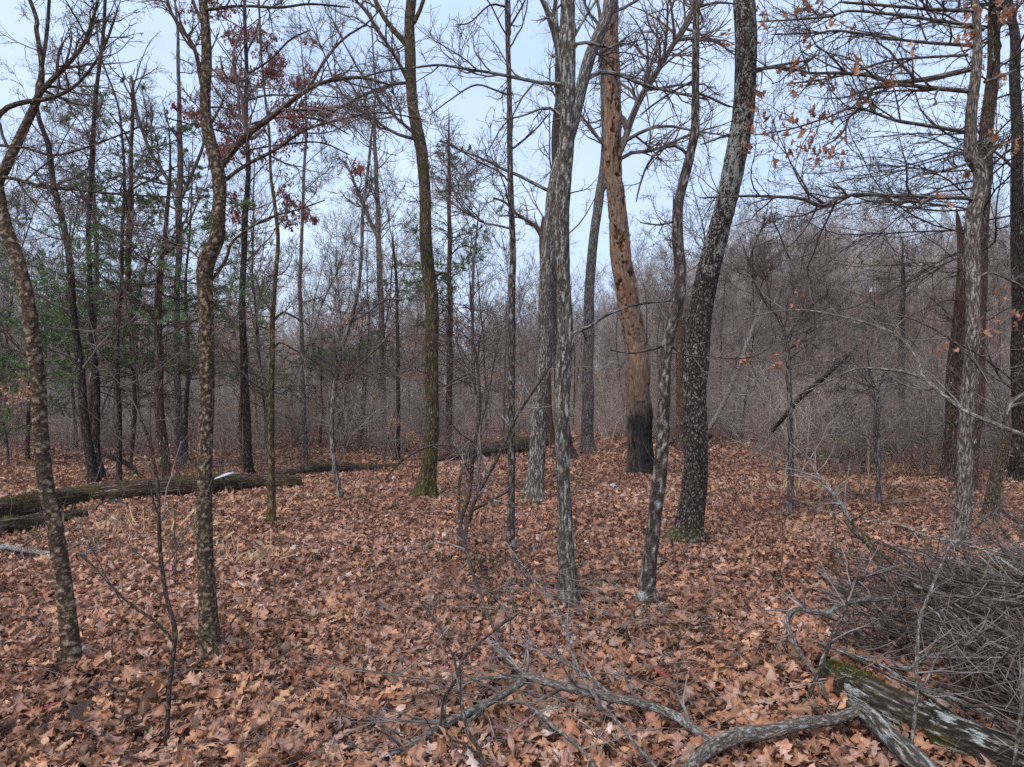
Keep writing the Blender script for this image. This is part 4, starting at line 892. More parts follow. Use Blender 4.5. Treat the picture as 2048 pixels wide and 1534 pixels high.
lg, q, r = log('fallen_log', 'distant mossy log ending behind the centre pair of trunks', [(868,921,16),(900,915,22),(940,908,26),(990,900,30),(1040,891,34),(1092,884,24)], M_LOG, 105)
moss_tufts(lg, q, r, 1500, 4, (.3, 1), .8, (.04, .07))
log('fallen_log', 'thin dark log on the litter between the snag and the plated tree', [(1330,890,10),(1350,884,12),(1385,876,14),(1420,872,12)], M_DARK, 106)
lg, q, r = log('fallen_log', 'low log capped with bright yellow moss in the right-hand scrub', [(1560,912,16),(1620,912,18),(1690,908,22),(1750,902,26),(1790,905,14)], M_LOG, 107)
moss_tufts(lg, q, r, 2600, 5, (.55, .95), .9, (.05, .09))
log('dead_branch', 'dark dead limb propped up diagonally in the right-hand scrub', [(1545,862,7,14.6),(1570,832,8,14.2),(1600,796,9,13.8),(1642,760,9,13.4),(1690,716,8,13),(1715,690,4,12.8)], M_DARK, 108, k=10)
log('leaning_pole', 'pale barkless pole leaning left in the scrub right of the plated tree', [(1418,858,9,17),(1440,820,9,17),(1462,772,9,17),(1490,700,8,17),(1515,630,7,17),(1528,590,4,17)], M_SILV, 109, k=10, lump=.05)
log('fallen_stick', 'short dark stick on the litter at the foot of the mossy forked tree', [(838,1012,8),(870,1015,9),(900,1020,7)], M_LOG, 110, k=12)
log('dead_branch', 'dark broken limb resting on the ground behind the twin black trunks', [(206,905,8,14.5),(225,915,9,14.5),(250,925,9,14.5),(268,938,9,14.5),(272,962,8,14.2)], M_DARK, 111, k=10)
lg, q, r = log('mossy_log', 'thick mossy log with white lichen under the brush at the lower right corner', [(1655,1345,44,3.68),(1700,1372,72,3.5),(1760,1406,80,3.3),(1840,1446,86,3.15),(1920,1482,86,3.0),(2010,1520,84,2.88),(2120,1570,76,2.75)], M_LOGL, 112, k=64, ds=.02)
moss_tufts(lg, q, r, 6500, 6, (.0, .6), .75, (.008, .02))
log('grey_log', 'grey furrowed limb lying in front of the thick mossy log', [(1705,1408,26,3.25),(1745,1438,34,3.1),(1785,1478,38,2.95),(1820,1512,42,2.85),(1870,1560,46,2.75)], M_GREY, 113, k=32, ds=.02)
log('grey_log', 'lichened limb reaching left from the mossy log along the bottom edge', [(1360,1560,24,2.82),(1400,1515,26,2.92),(1440,1487,29,2.99),(1480,1470,30,3.03),(1540,1464,27,3.06),(1600,1448,23,3.08),(1660,1440,21,3.12),(1720,1420,20,3.16)], M_SILV, 114, k=28, ds=.02, lump=.16)
log('dark_branch', 'dark broken branch sticking out of the far side of the brush pile', [(1692,1040,10,4.6),(1710,1058,16,4.5),(1740,1088,16,4.4),(1762,1130,14,4.3),(1785,1170,13,4.2),(1805,1210,12,4.1)], M_BROWN, 115, k=16, ds=.03, limbs=[[(1760,1100,10,4.4),(1800,1140,11,4.3),(1840,1180,12,4.2),(1870,1215,10,4.1)],[(1700,1045,6,4.5),(1730,1024,5,4.5),(1742,1018,4,4.5)]])

# ------------------------------------------------------------------ fallen branches in the foreground
FB = 'bare fallen branches in the foreground'
stem('fallen_branch', 'thick lichened fallen branch curving from bottom centre right to the grey limb', [(1490,1484,18,.02),(1460,1496,21,.04),(1430,1488,21,.08),(1400,1468,21,.10),(1350,1432,21,.11),(1290,1408,20,.13),(1220,1396,20,.15),(1150,1380,20,.17),(1100,1366,19,.18),(1062,1356,16,.17),(1040,1345,12,.15),(1015,1318,10,.12),(998,1298,9,.1),(985,1280,6,.1)], M_SILV, 'branch', ground=True, base_ground=False, tw=26, seed=201, k=22, ds=.015, twigmat=M_TWIGW, lnrange=(.15,.55),
     extra=[[(1220,1388,8,.16),(1170,1350,8,.2),(1120,1320,7,.22),(1075,1300,5,.2),(1040,1310,4,.2)], [(1150,1382,7,.16),(1060,1362,6,.15),(980,1355,6,.15),(900,1372,5,.13),(800,1400,4,.1)]])
stem('fallen_branch', 'pale lichened branch sloping down to the left from the middle of the tangle', [(1052,1358,16,.16),(1035,1370,17,.15),(1000,1392,16,.13),(960,1413,17,.11),(930,1426,18,.1),(880,1452,16,.08),(830,1484,15,.07),(780,1510,14,.06),(700,1555,12,.05)], M_SILV, 'branch', ground=True, base_ground=False, tw=16, seed=202, k=20, ds=.015, twigmat=M_TWIGW, lnrange=(.15,.5),
     extra=[[(832,1482,8,.07),(800,1478,7,.06),(740,1485,6,.05),(680,1500,5,.05)], [(835,1484,6,.06),(838,1510,5,.04),(836,1560,5,.03)], [(985,1402,6,.12),(940,1440,6,.1),(915,1470,5,.06)]])
stem('fallen_branch', 'thin branch arching over the tangle to the bottom edge at centre', [(1000,1406,6,.12),(1030,1404,8,.13),(1060,1412,9,.13),(1100,1448,10,.12),(1140,1482,10,.1),(1170,1515,10,.08),(1200,1560,10,.06)], M_SILV, 'branch', ground=True, base_ground=False, tw=8, seed=203, k=14, ds=.02, twigmat=M_TWIGW)
stem('leaning_branch', 'long thin grey branch falling from behind the tangle to the bottom right of centre', [(1012,1085,4,.55),(1030,1110,4,.5),(1060,1150,5,.45),(1095,1190,6,.4),(1125,1245,6,.35),(1150,1320,6,.28),(1180,1375,7,.22),(1230,1440,7,.15),(1280,1500,8,.1),(1330,1560,8,.06)], M_SILV, 'branch', ground=True, base_ground=False, tw=10, seed=204, k=12, ds=.02, twigmat=M_TWIGW)
stem('leaning_branch', 'dark upright crooked branch rising from the bottom edge through the tangle', [(968,1560,10,.10),(958,1500,10,.16),(940,1470,9,.2),(926,1420,8,.26),(916,1360,8,.33),(925,1320,7,.38),(960,1285,6,.45),(1010,1245,5,.5),(1040,1225,3,.5)], M_BRBR, 'branch', ground=True, base_ground=False, tw=14, seed=205, k=12, ds=.02, twigmat=M_TWIG,
     extra=[[(916,1355,6,.33),(905,1310,5,.4),(870,1240,4,.5),(830,1190,3,.5)], [(912,1360,6,.3),(890,1400,6,.2),(895,1470,5,.1),(930,1490,5,.08),(1010,1540,6,.05)]])
stem('forked_branch', 'dead forked limb standing in the litter left of the thin straight tree', [(1010,1310,7,.1),(985,1250,7,.13),(965,1200,7,.2),(945,1145,8,.3),(932,1095,10,.4),(930,1070,10,.46),(936,1040,10,.5)], M_BRBR, 'branch', ground=True, base_ground=False, tw=12, seed=206, k=16, ds=.02, twigmat=M_TWIGW,
     extra=[[(930,1085,8,.4),(920,1040,7,.5),(918,980,6,.75),(926,930,5,.95),(945,870,4,1.15)]])
stem('propped_branch', 'slender pale branch slanting up to the right from the forked limb to the centre trunks', [(938,1042,10,6.6),(950,1000,9,6.6),(968,965,8,6.65),(990,925,8,6.7),(1010,885,7,6.7),(1032,835,7,6.7),(1058,795,6,6.7),(1085,755,5,6.7),(1108,722,4,6.7)], M_BRBR, 'branch', Y=6.6, base_ground=False, tw=16, seed=207, k=12, twigmat=M_TWIGW, extra=[[(945,1020,8,6.6),(985,1000,6,6.5),(1020,980,4,6.4)]])
stem('sapling', 'dark bare sapling rising behind the forked limb', [(922,1090,9),(922,1040,9),(938,990,8),(948,900,7),(960,815,7),(955,740,6),(945,660,5),(940,560,4)], M_BRBR, 'sapling', Y=gy(922,1090), tw=26, seed=208, lnrange=(.3,.9))
stem('arching_branch', 'grey arched twig looping over the litter right of the mossy forked tree', [(770,960,4,10.5),(800,925,6,10.4),(850,895,6,10.3),(895,890,6,10.2),(920,905,5,10.2),(940,950,4,10.1)], M_BRBR, 'branch', Y=10.3, base_ground=False, tw=10, seed=209)
stem('arching_branch', 'long silvery arching stem entering from the right edge above the brush pile', [(2100,900,12,3.6),(2040,868,11,3.65),(1990,848,10,3.7),(1930,822,9,3.8),(1880,785,9,3.9),(1845,757,8,4.0),(1800,742,7,4.1),(1740,736,6,4.2),(1700,742,5,4.3),(1640,772,4,4.4),(1600,788,3,4.5)], M_SILV, 'branch', Y=4, base_ground=False, tw=16, seed=210, twigmat=M_TWIGW, lnrange=(.2,.6), extra=[[(1846,755,7,4.0),(1830,710,6,4.1),(1790,668,5,4.2),(1730,645,5,4.3),(1660,628,4,4.4),(1600,620,4,4.5),(1540,625,3,4.6),(1480,640,3,4.7)]])
stem('arching_branch', 'thinner arching stem above the silvery one, crossing the pale oak', [(2070,960,6,4.6),(2010,850,6,4.7),(1990,790,6,4.8),(1950,725,6,4.9),(1905,682,6,5.0),(1850,648,5,5.1),(1790,625,4,5.2),(1720,612,3,5.3)], M_BRBR, 'branch', Y=5, base_ground=False, tw=16, seed=211, twigmat=M_TWIG, extra=[[(1905,682,4,5),(1950,705,4,5),(2000,740,4,5),(2060,790,4,5)]])
stem('white_branch', 'whitish broken branch poking up at the right edge above the brush', [(2014,835,8,3.6),(2020,812,7,3.6),(2035,795,7,3.6),(2070,775,6,3.6)], M_SILV, 'branch', Y=3.6, base_ground=False, tw=3, seed=212, twigmat=M_TWIGW)
stem('hooked_branch', 'pale hooked branch looping over the litter left of the brush pile', [(1790,1196,8,3.95),(1730,1200,12,3.95),(1690,1206,13,3.95),(1660,1222,15,3.9),(1630,1223,14,3.9),(1600,1216,12,3.9),(1578,1228,12,3.85),(1576,1255,12,3.8),(1595,1295,11,3.7),(1612,1320,10,3.65),(1640,1365,9,3.5),(1668,1420,9,3.35),(1700,1480,9,3.2),(1730,1540,8,3.1)], M_SILV, 'branch', Y=3.8, base_ground=False, tw=14, seed=213, k=16, ds=.02, twigmat=M_TWIGW, lnrange=(.15,.4))
stem('upright_branch', 'grey branch crossing the hooked one, its foot behind the grey limb', [(1600,1500,7,3.3),(1610,1420,9,3.4),(1640,1335,9,3.5),(1668,1265,10,3.6),(1695,1205,9,3.75),(1705,1170,8,3.8),(1730,1155,6,3.85),(1790,1140,4,3.95)], M_BRBR, 'branch', Y=3.6, base_ground=False, tw=12, seed=214, k=12, twigmat=M_TWIGW, lnrange=(.15,.4))
stem('upright_branch', 'slim upright grey stem in front of the brush pile', [(1822,1500,8,2.9),(1833,1400,8,2.9),(1834,1320,8,2.9),(1840,1240,7,2.95),(1862,1180,6,3.0),(1900,1090,4,3.1)], M_SILV, 'branch', Y=2.9, base_ground=False, tw=6, seed=215, k=12, twigmat=M_TWIGW, lnrange=(.15,.4), extra=[[(1835,1380,5,2.9),(1855,1360,5,2.9),(1870,1320,4,2.9),(1890,1290,3,2.9)]])
stem('upright_branch', 'slim pale stem near the lower right corner of the brush', [(2028,1530,8,2.8),(2040,1440,8,2.8),(2045,1380,7,2.8),(2052,1300,6,2.85)], M_SILV, 'branch', Y=2.8, base_ground=False, tw=5, seed=216, k=12, twigmat=M_TWIGW, lnrange=(.15,.4))
stem('white_branch', 'white dead stem leaning left on the far side of the brush pile', [(1706,1060,9,4.6),(1690,1020,9,4.7),(1668,990,8,4.9),(1640,955,7,5.0),(1618,920,5,5.2),(1600,890,3,5.3)], M_SILV, 'branch', Y=4.8, base_ground=False, tw=14, seed=217, k=12, twigmat=M_TWIGW, lnrange=(.2,.7))
# curved and straight long limbs of the brush pile, each on its own
rb = np.random.default_rng(77)
BR = [((1700,1075,4.7),(2120,1300,3.0),9,'longest straight branch running down the top of the brush pile'),((1730,1040,4.8),(2120,1180,3.4),7,'upper thin branch along the back of the brush pile'),((1790,1150,4.2),(2110,1420,2.9),10,'dark branch through the heart of the brush pile'),
      ((1850,1180,4.0),(2090,1400,3.1),13,'thick dark branch on the right of the brush pile'),((1640,1290,3.6),(2050,1470,2.9),8,'brown branch lying over the back of the mossy log'),((1690,1310,3.5),(2100,1560,2.7),9,'branch resting along the mossy log'),
      ((1960,1000,5.0),(2120,1120,4.2),7,'high thin branch at the right edge of the brush pile'),((1780,1330,3.5),(1990,1345,3.4),13,'grey-brown limb half buried behind the mossy log')]
for i, (a, b, wd, lab) in enumerate(BR):
    n = 7; pts = []
    for j in range(n):
        t = j / (n - 1); pts.append((a[0] + (b[0] - a[0]) * t + rb.normal(0, 6), a[1] + (b[1] - a[1]) * t - 18 * math.sin(t * PI) + rb.normal(0, 5), wd * (.55 + .5 * t), a[2] + (b[2] - a[2]) * t))
    stem('pile_branch', lab, pts, [M_BRBR, M_BRLI, M_DARK][i % 3], 'branch', Y=4, base_ground=False, tw=16, seed=230 + i, k=12, group='branches of the brush pile', twigmat=M_TWIGW if i % 2 else M_TWIG, lnrange=(.25, .8), angles=(.45, .2))
def brush():
    for seed, N, mat, nm, lab, rr, z0_, z1_ in ((91, 760, M_TWIGK, 'brush_pile', 'shade-coloured heart of the brush heap, a dense tangle of crooked dead twigs at lower right', (.003, .010), .02, .42), (95, 420, M_TWIGS2, 'brush_twigs', 'paler silvery twigs lying over the dark brush heap at lower right', (.002, .006), .10, .62)):
        rng = np.random.default_rng(seed); t = Tubes()
        Yp = rng.uniform(2.9, 6.2, N); f_ = np.where(Yp < 3.8, rng.uniform(.66, .98, N), rng.uniform(.47, .98, N)); x = f_ * Yp
        core = np.exp(-((Yp - 4.2) / 1.2) ** 2) * smooth((f_ - .46) / .26)
        z = terrain(x, Yp) + z0_ + rng.random(N) * (.04 + z1_ * core)
        az = rng.normal(-.95, .75, N); el = rng.normal(-.16, .26, N)
        d = np.stack([np.cos(az) * np.cos(el), np.sin(az) * np.cos(el), np.sin(el)], 1); ln = rng.uniform(.35, 1.7, N)
        A = grow(np.stack([x, Yp, z], 1) - d * ln[:, None] * .35, d, ln, 12, .20, .0, rng)
        keep = ((A[..., 0] / np.maximum(A[..., 1], .1)) > .44).all(1) & ((A[..., 1] > 3.4) | (A[..., 0] / A[..., 1] > .60)).all(1) & (A[..., 1] > 2.4).all(1); A = A[keep]; n_ = len(A)
        A[..., 2] = np.maximum(A[..., 2], terrain(A[..., 0], A[..., 1]) + .015)
        r0 = rr[0] + (rr[1] - rr[0]) * rng.random(n_) ** 2.2 + .008 * (rng.random(n_) < .05); B = r0[:, None] * (1 - .75 * np.linspace(0, 1, 12))[None]; t.add(A, B, 5)
        a1, b1 = sprout(A, B, int(n_ * 3.2), rng, .1, 1, (.7, .25), (.12, .5), 7, .2, 0, .6, .0015, absl=True); a1[..., 2] = np.maximum(a1[..., 2], terrain(a1[..., 0], a1[..., 1]) + .015); t.add(a1, b1, 4)
        a2, b2 = sprout(a1, b1, n_ * 6, rng, .1, 1, (.7, .25), (.3, .7), 4, .22, 0, .7, .0011); t.add(a2, b2, 3)
        tag(t.build(nm, mat), lab, 'brush pile', kind='stuff')
brush()
def loose_twigs():
    rng = np.random.default_rng(92); N = 520; t = Tubes()
    x, y = wedge(N, 2.4, 16, rng, .6); z = terrain(x, y) + .045
    az = rng.uniform(0, 6.28, N); d = np.stack([np.cos(az), np.sin(az), rng.normal(0, .06, N)], 1)
    A = grow(np.stack([x, y, z], 1), d, rng.uniform(.15, .9, N), 8, .12, 0, rng); A[..., 2] = np.clip(A[..., 2], terrain(A[..., 0], A[..., 1]) + .03, terrain(A[..., 0], A[..., 1]) + .16)
    B = rng.uniform(.0014, .004, N)[:, None] * np.linspace(1, .4, 8)[None]; t.add(A, B, 4)
    a1, b1 = sprout(A, B, 900, rng, .1, 1, (.7, .2), (.3, .7), 5, .15, 0, .7, .001); a1[..., 2] = np.maximum(a1[..., 2], terrain(a1[..., 0], a1[..., 1]) + .03); t.add(a1, b1, 3)
    # the denser scatter of fine twigs round the foreground tangle
    N = 190; x = rng.normal(.15, .75, N); y = rng.uniform(2.9, 5.6, N); az = rng.uniform(0, 6.28, N); el = rng.normal(.1, .25, N)
    A = grow(np.stack([x, y, terrain(x, y) + rng.uniform(.03, .25, N)], 1), np.stack([np.cos(az), np.sin(az), el], 1), rng.uniform(.3, 1.1, N), 10, .10, -.01, rng); A[..., 2] = np.maximum(A[..., 2], terrain(A[..., 0], A[..., 1]) + .03)
    B = rng.uniform(.0016, .0038, N)[:, None] * np.linspace(1, .35, 10)[None]; t.add(A, B, 4)
    a1, b1 = sprout(A, B, 500, rng, .1, 1, (.7, .2), (.2, .5), 5, .15, 0, .7, .001); t.add(a1, b1, 3)
    tag(t.build('fallen_twigs', M_TWIGW), 'thin dead twigs scattered over the fallen leaves', 'twigs', kind='stuff')
    # seedlings sticking up out of the litter
    N = 420; t = Tubes(); x, y = wedge(N, 5, 24, rng, .9); A = grow(np.stack([x, y, terrain(x, y)], 1), np.stack([rng.normal(0, .25, N), rng.normal(0, .25, N), np.ones(N)], 1), rng.uniform(.25, 1.5, N), 8, .10, .02, rng)
    B = rng.uniform(.002, .005, N)[:, None] * np.linspace(1, .35, 8)[None] * (1 + y / 25)[:, None]; t.add(A, B, 4)
    a1, b1 = sprout(A, B, 2200, rng, .3, 1, (.8, .2), (.2, .5), 5, .15, .03, .7, .0016); t.add(a1, b1, 3)
    tag(t.build('seedling_stems', M_TWIG), 'bare knee-high stems standing thinly over the litter', 'seedlings', kind='stuff')
loose_twigs(); litter()
def grass():
    rng = np.random.default_rng(93); l = Leaves()
    for cxp, cyp, n, s in ((270,1085,110,.6),(330,1070,70,.5),(500,1130,100,.22),(210,1060,60,.4),(420,1095,30,.3),(680,1000,80,.4),(1640,985,320,1.2),(1960,940,300,1.2)):
        g = G(cxp, cyp); p = np.stack([rng.normal(g[0], s, n), rng.normal(g[1], s * .6, n), np.zeros(n)], 1); p[:, 2] = terrain(p[:, 0], p[:, 1]) + .02
        l.add(p, rng.uniform(0, 6.28, n), rng.normal(-.55, .3, n), rng.normal(0, .3, n), rng.uniform(.12, .34, n), 'spray', rng, 1.8, 2, wid=.10, anchor=0)
    tag(l.build('dry_grass', M_GRASS), 'wispy tufts of pale dry grass among the leaves', 'grass', kind='stuff')
grass()

# ------------------------------------------------------------------ small man-made litter and loose things
def plain(name, col, rough=.5):
    m, nt, b = nodes(name); n = noise(nt, nt.nodes.new('ShaderNodeNewGeometry').outputs['Position'], 30, 3); r = ramp(nt, [(.3, tuple(c * .7 for c in col)), (.7, col)]); nt.links.new(n, r.inputs['Fac']); nt.links.new(r.outputs['Color'], b.inputs['Base Color']); b.inputs['Roughness'].default_value = rough; return m
def crumple(name, label, cat, c, sx_, sy_, sz_, mat, seed, rot=0):
    rng = np.random.default_rng(seed); n = 14; u, v = np.meshgrid(np.linspace(-1, 1, n), np.linspace(-1, 1, n))
    z = (1 - u ** 2 * .6 - v ** 2 * .8) * sz_ + (vnoise(np.stack([u * 2.5, v * 2.5, u * 0], -1), seed) - .5) * sz_ * 1.3
    e = 1 - .25 * vnoise(np.stack([u * 3, v * 3, u * 0 + 4], -1), seed); X = u * sx_ * e; Y = v * sy_ * e * np.sqrt(np.clip(1.08 - u ** 2, 0, 1))
    V = np.stack([X * math.cos(rot) - Y * math.sin(rot), X * math.sin(rot) + Y * math.cos(rot), z], -1).reshape(-1, 3)
    V = np.vstack([V, V - [0, 0, .006]]); i = (np.arange(n - 1)[:, None] * n + np.arange(n - 1)[None]).ravel(); N = n * n
    F = np.vstack([np.stack([i, i + 1, i + n + 1, i + n], -1), np.stack([i + N, i + n + N, i + n + 1 + N, i + 1 + N], -1)])
    o = link(name, raw_mesh(name, V, F), mat); o.location = c; tag(o, label, cat); return o
MW = plain('weathered_white_plastic', (.40, .45, .53), .45)
c = P(448, 951, G(448, 990)[1] - .0); crumple('white_shard', 'pale blue-white plastic shard lying on top of the long log', 'litter', c, .19, .04, .018, MW, 1, .15).rotation_euler = (.3, -.28, .1)
c = G(1226, 973, .03); crumple('white_scrap', 'small white scrap of rubbish on the litter near the charred snag', 'litter', c, .07, .05, .05, MW, 2)
c = G(787, 957, .03); crumple('white_scrap', 'tiny white scrap of rubbish left of the mossy forked tree', 'litter', c, .05, .04, .04, MW, 3)
def hose():
    Yh = gy(232, 1040) ; a = np.linspace(0, PI, 20); pts = [(226 - 34 * math.cos(t), 1021 - 20 * math.sin(t) * 1.0, 3.2, Yh - .1) for t in a]
    q, r = limb_fix(pts, Yh); o = Tubes(); o.add(*resample(q, r, ds=.02), 10); ob = o.build('hose_loop', plain('black_rubber', (.02, .022, .03), .4), None)
    tag(ob, 'black hoop of hose leaning against the long log at left', 'hose')
hose()
def single_leaf(name, label, px, py, kind, L_, yaw, pitch, roll, mat, shade, Y=None, lift=.06):
    l = Leaves(); p = G(px, py, lift) if Y is None else P(px, py, Y); rng = np.random.default_rng(int(px))
    l.add(np.zeros((1, 3)), np.array([yaw]), np.array([pitch]), np.array([roll]), np.array([L_]), kind, rng, .5, 5, np.array([shade])); o = l.build(name, mat); o.location = p; tag(o, label, 'leaf')
M_PURP = leaf_mat('crimson_leaf_mat', [(0, (.22, .045, .05)), (1, (.30, .06, .07))], under=(.3, .12, .12), trans=.1)
single_leaf('red_leaf', 'single crimson oak leaf on the litter at the lower left', 78, 1418, 'redoak', .17, .5, -.15, .1, M_PURP, .5)
single_leaf('rust_leaf', 'rust brown curled leaf standing up left of the crooked tree', 258, 1032, 'ell', .15, .4, -1.2, .8, M_TAN, .2, lift=.1)

# ------------------------------------------------------------------ woods behind: individual trees
def bare_tree_meshes(seed, h, l1, n, dens=1.0, low=.25, tw=.006, bend=.06, nk=8):
    rng = np.random.default_rng(seed)
    T = grow(np.zeros((1, 3)), np.array([[rng.normal(0, .06), rng.normal(0, .06), 1.]]), np.array([float(h)]), 22, bend, .03, rng)
    r0 = .018 + h * .0042 * rng.uniform(.6, 1.3); R = r0 * (1 - .88 * np.linspace(0, 1, 22) ** .8)[None]
    T[0, 0, 2] = -.3; R[0, 0] *= 1.4; R[0, 1] *= 1.1
    t = Tubes(); q, r = resample(T[0], R[0], ds=.22); t.add(q, r, nk, fac=trunk_fac(q, r, nk, seed, amp=.04)); tm = t.mesh('trunk')
    b1, c1 = sprout(T, R, n, rng, low, 1, (.75, .22), l1, 14, .10, .055, .5, tw * 1.6, absl=True)
    # longer limbs below, shorter towards the top
    b2, c2 = sprout(b1, c1, int(n * 6 * dens), rng, .12, 1, (.75, .22), (.25, .6), 8, .15, .05, .65, tw * 1.25)
    b3, c3 = sprout(b2, c2, int(n * 28 * dens), rng, .1, 1, (.75, .25), (.25, .65), 5, .18, .05, .7, tw)
    b4, c4 = sprout(b3, c3, int(n * 38 * dens), rng, .1, 1, (.75, .25), (.3, .75), 4, .2, .03, .8, tw * .7)
    t = Tubes(); t.add(b1, c1, 5); t.add(b2, c2, 4); t.add(b3, c3, 3); t.add(b4, c4, 3)
    return tm, t.mesh('crown'), b3
VAR = []
for i, (h, l1, n, dens, low) in enumerate([(13, (1.2, 3.6), 30, 1, .22), (15, (1.2, 3.8), 32, 1, .3), (10, (1.0, 2.8), 26, 1, .15), (12, (1.5, 4.2), 26, 1.1, .25), (8, (.8, 2.4), 24, 1, .12), (17, (1.5, 4.4), 34, 1, .35), (11, (.9, 2.4), 30, .9, .15), (6.5, (.8, 2.2), 20, 1, .1)]):
    VAR.append((h,) + bare_tree_meshes(300 + i, h, l1, n, dens, low))
def make_var(i, beech=False):
    h, tm, cm, b3 = VAR[i]
    r = empty('background_tree', (0, 0, 0), '-', 'tree')
    link('trunk', tm, (M_DARK, M_BGBARK, M_PALE)[i % 3], r); link('crown', cm, M_TWIGP if i % 2 else M_TWIG, r)
    if beech:
        rng = np.random.default_rng(i); tip = b3[:, -1]; tip = tip[tip[:, 2] < h * .62]; ok = vnoise(tip * .8, 4) > .45; tip = tip[ok]; p = np.repeat(tip, 5, 0) + rng.normal(0, .09, (len(tip) * 5, 3)); n = len(p)
        l = Leaves(); l.add(p, rng.uniform(0, 6.28, n), rng.normal(.6, .5, n), rng.normal(0, .7, n), rng.uniform(.06, .12, n), 'far', rng, 1, 3); l.build('leaves', M_BEECH, r)
    return r
protos = [make_var(i) for i in range(len(VAR))]; beechs = [make_var(i, True) for i in (4, 7, 2)]
used_p = set(); used_b = set()
def place(kind, idx, x, y, rz, s, label, group):
    src = (protos if kind == 0 else beechs)[idx]; us = used_p if kind == 0 else used_b
    o = src if idx not in us else copy_tree(src); us.add(idx)
    o.location = (x, y, float(terrain(x, y))); o.rotation_euler = (random.gauss(0, .03), random.gauss(0, .03), rz); o.scale = (s, s, s); o['label'] = label; o['group'] = group
    return o
GRP = 'bare trees filling the woods behind'
rng = np.random.default_rng(401); pts_used = []
BGT = []
for y0, y1, n, mind in ((21, 29, 26, 1.3), (29, 38, 40, 1.5), (38, 52, 60, 1.6), (52, 72, 90, 1.8)):
    k = 0; tries = 0
    while k < n and tries < n * 40:
        tries += 1; y = rng.uniform(y0, y1); x = rng.uniform(-.86, .9) * y
        if any((x - a) ** 2 + (y - b) ** 2 < mind ** 2 for a, b in pts_used): continue
        fx = x / y
        if y < 29 and .0 < fx < .22: continue
        tall = fx < -.25
        if fx > .12 and y < 60:      # scrubby lower wood on the right keeps the sky open
            idx = int(rng.choice([2, 4, 7, 6])); s = rng.uniform(.75, 1.05)
        elif tall: idx = int(rng.choice([0, 1, 3, 6, 2, 7])); s = rng.uniform(.75, 1.05)
        else: idx = int(rng.choice([0, 2, 4, 6, 7, 3])); s = rng.uniform(.75, 1.0)
        side_ = 'left' if fx < -.2 else ('right' if fx > .2 else 'middle'); deep = 'nearer' if y < 38 else 'far'
        o_ = place(0, idx, x, y, rng.uniform(0, 6.28), s, {'leftnearer': 'bare grey tree in the crowd behind the long log at left', 'leftfar': 'thin faraway bare tree deep in the woods at left', 'middlenearer': 'bare grey tree in the crowd behind the centre trunks', 'middlefar': 'thin faraway bare tree deep in the woods at the centre', 'rightnearer': 'low bare tree in the scrub behind the plated tree and pale oak', 'rightfar': 'thin faraway bare tree below the wooded hill at right'}[side_ + deep], {'left': GRP + ' at left', 'right': GRP + ' at right', 'middle': GRP + ' at the centre'}[side_] + (', nearer' if y < 38 else ', farther'))
        pts_used.append((x, y)); k += 1; BGT.append(o_)
for o in protos:
    if o['label'] == '-':
        for ch in list(o.children): bpy.data.objects.remove(ch)
        bpy.data.objects.remove(o)
LM = [(20, 'bent tree at the far left'), (150, 'green round cedar at left'), (215, 'twin dark trunks'), (322, 'forked cedar'), (412, 'crooked tree'), (494, 'black straight tree'), (543, 'mossy sapling'), (605, 'thin tree left of the kinked sapling'), (680, 'kinked sapling'), (765, 'faint grey pole tree'), (862, 'mossy forked tree'), (898, 'centre cedar'), (955, 'slender grey sapling'), (1022, 'thin pole tree'), (1085, 'broken orange stub'), (1127, 'tall centre tree'), (1180, 'leaning fork tree'), (1276, 'charred snag'), (1325, 'curved lichened tree'), (1392, 'plated leaning tree'), (1470, 'pale leaning pole'), (1578, 'small forked scrub tree'), (1690, 'propped dark dead branch'), (1756, 'double-stemmed scrub tree'), (1804, 'dark stem in the right scrub'), (1912, 'reddish cedar trunk'), (1938, 'pale oak'), (2040, 'right edge tree')]
ORD = ['nearest', 'second nearest', 'third nearest', 'fourth nearest', 'fifth nearest', 'sixth nearest', 'seventh nearest', 'eighth nearest', 'ninth nearest', 'tenth nearest', 'eleventh nearest', 'twelfth nearest', 'thirteenth nearest', 'fourteenth nearest', 'fifteenth nearest', 'sixteenth nearest', 'seventeenth nearest', 'eighteenth nearest']
def sided(o):
    px = 1024 + o.location.x / o.location.y * FPX; x_, nm_ = min(LM, key=lambda c: abs(c[0] - px)); return nm_, ('left' if px < x_ else 'right')
bins = {}
for o in BGT: bins.setdefault(sided(o), []).append(o)
for (nm_, sd_), os_ in bins.items():
    for k_, o in enumerate(sorted(os_, key=lambda o: o.location.y)):
        o['label'] = '%s bare background tree just %s of the %s' % (ORD[k_] if k_ < 18 else 'farthest', sd_, nm_)
for i, (px, Y, idx, s, lab) in enumerate([(690, 27, 0, 1.0, 'tan-leaved small beech in the woods left of the mossy forked tree'), (905, 30, 0, 1.05, 'tan-leaved beech glowing behind the centre cedar'), (960, 24, 1, .9, 'low tan-leaved beech right of the centre cedar'), (840, 38, 2, .9, 'tan-leaved beech far behind the mossy forked tree'), (520, 26, 2, .85, 'tan-leaved beech behind the black straight trunk'), (20, 17, 1, .7, 'small tan-leaved beech at the far left edge'), (770, 19, 1, .45, 'tiny tan-leaved beech sapling left of the mossy foot')]):
    x = (px - 1024) / FPX * Y; place(1, idx, x, Y, i * 1.7, s, lab, 'tan-leaved beeches in the woods')

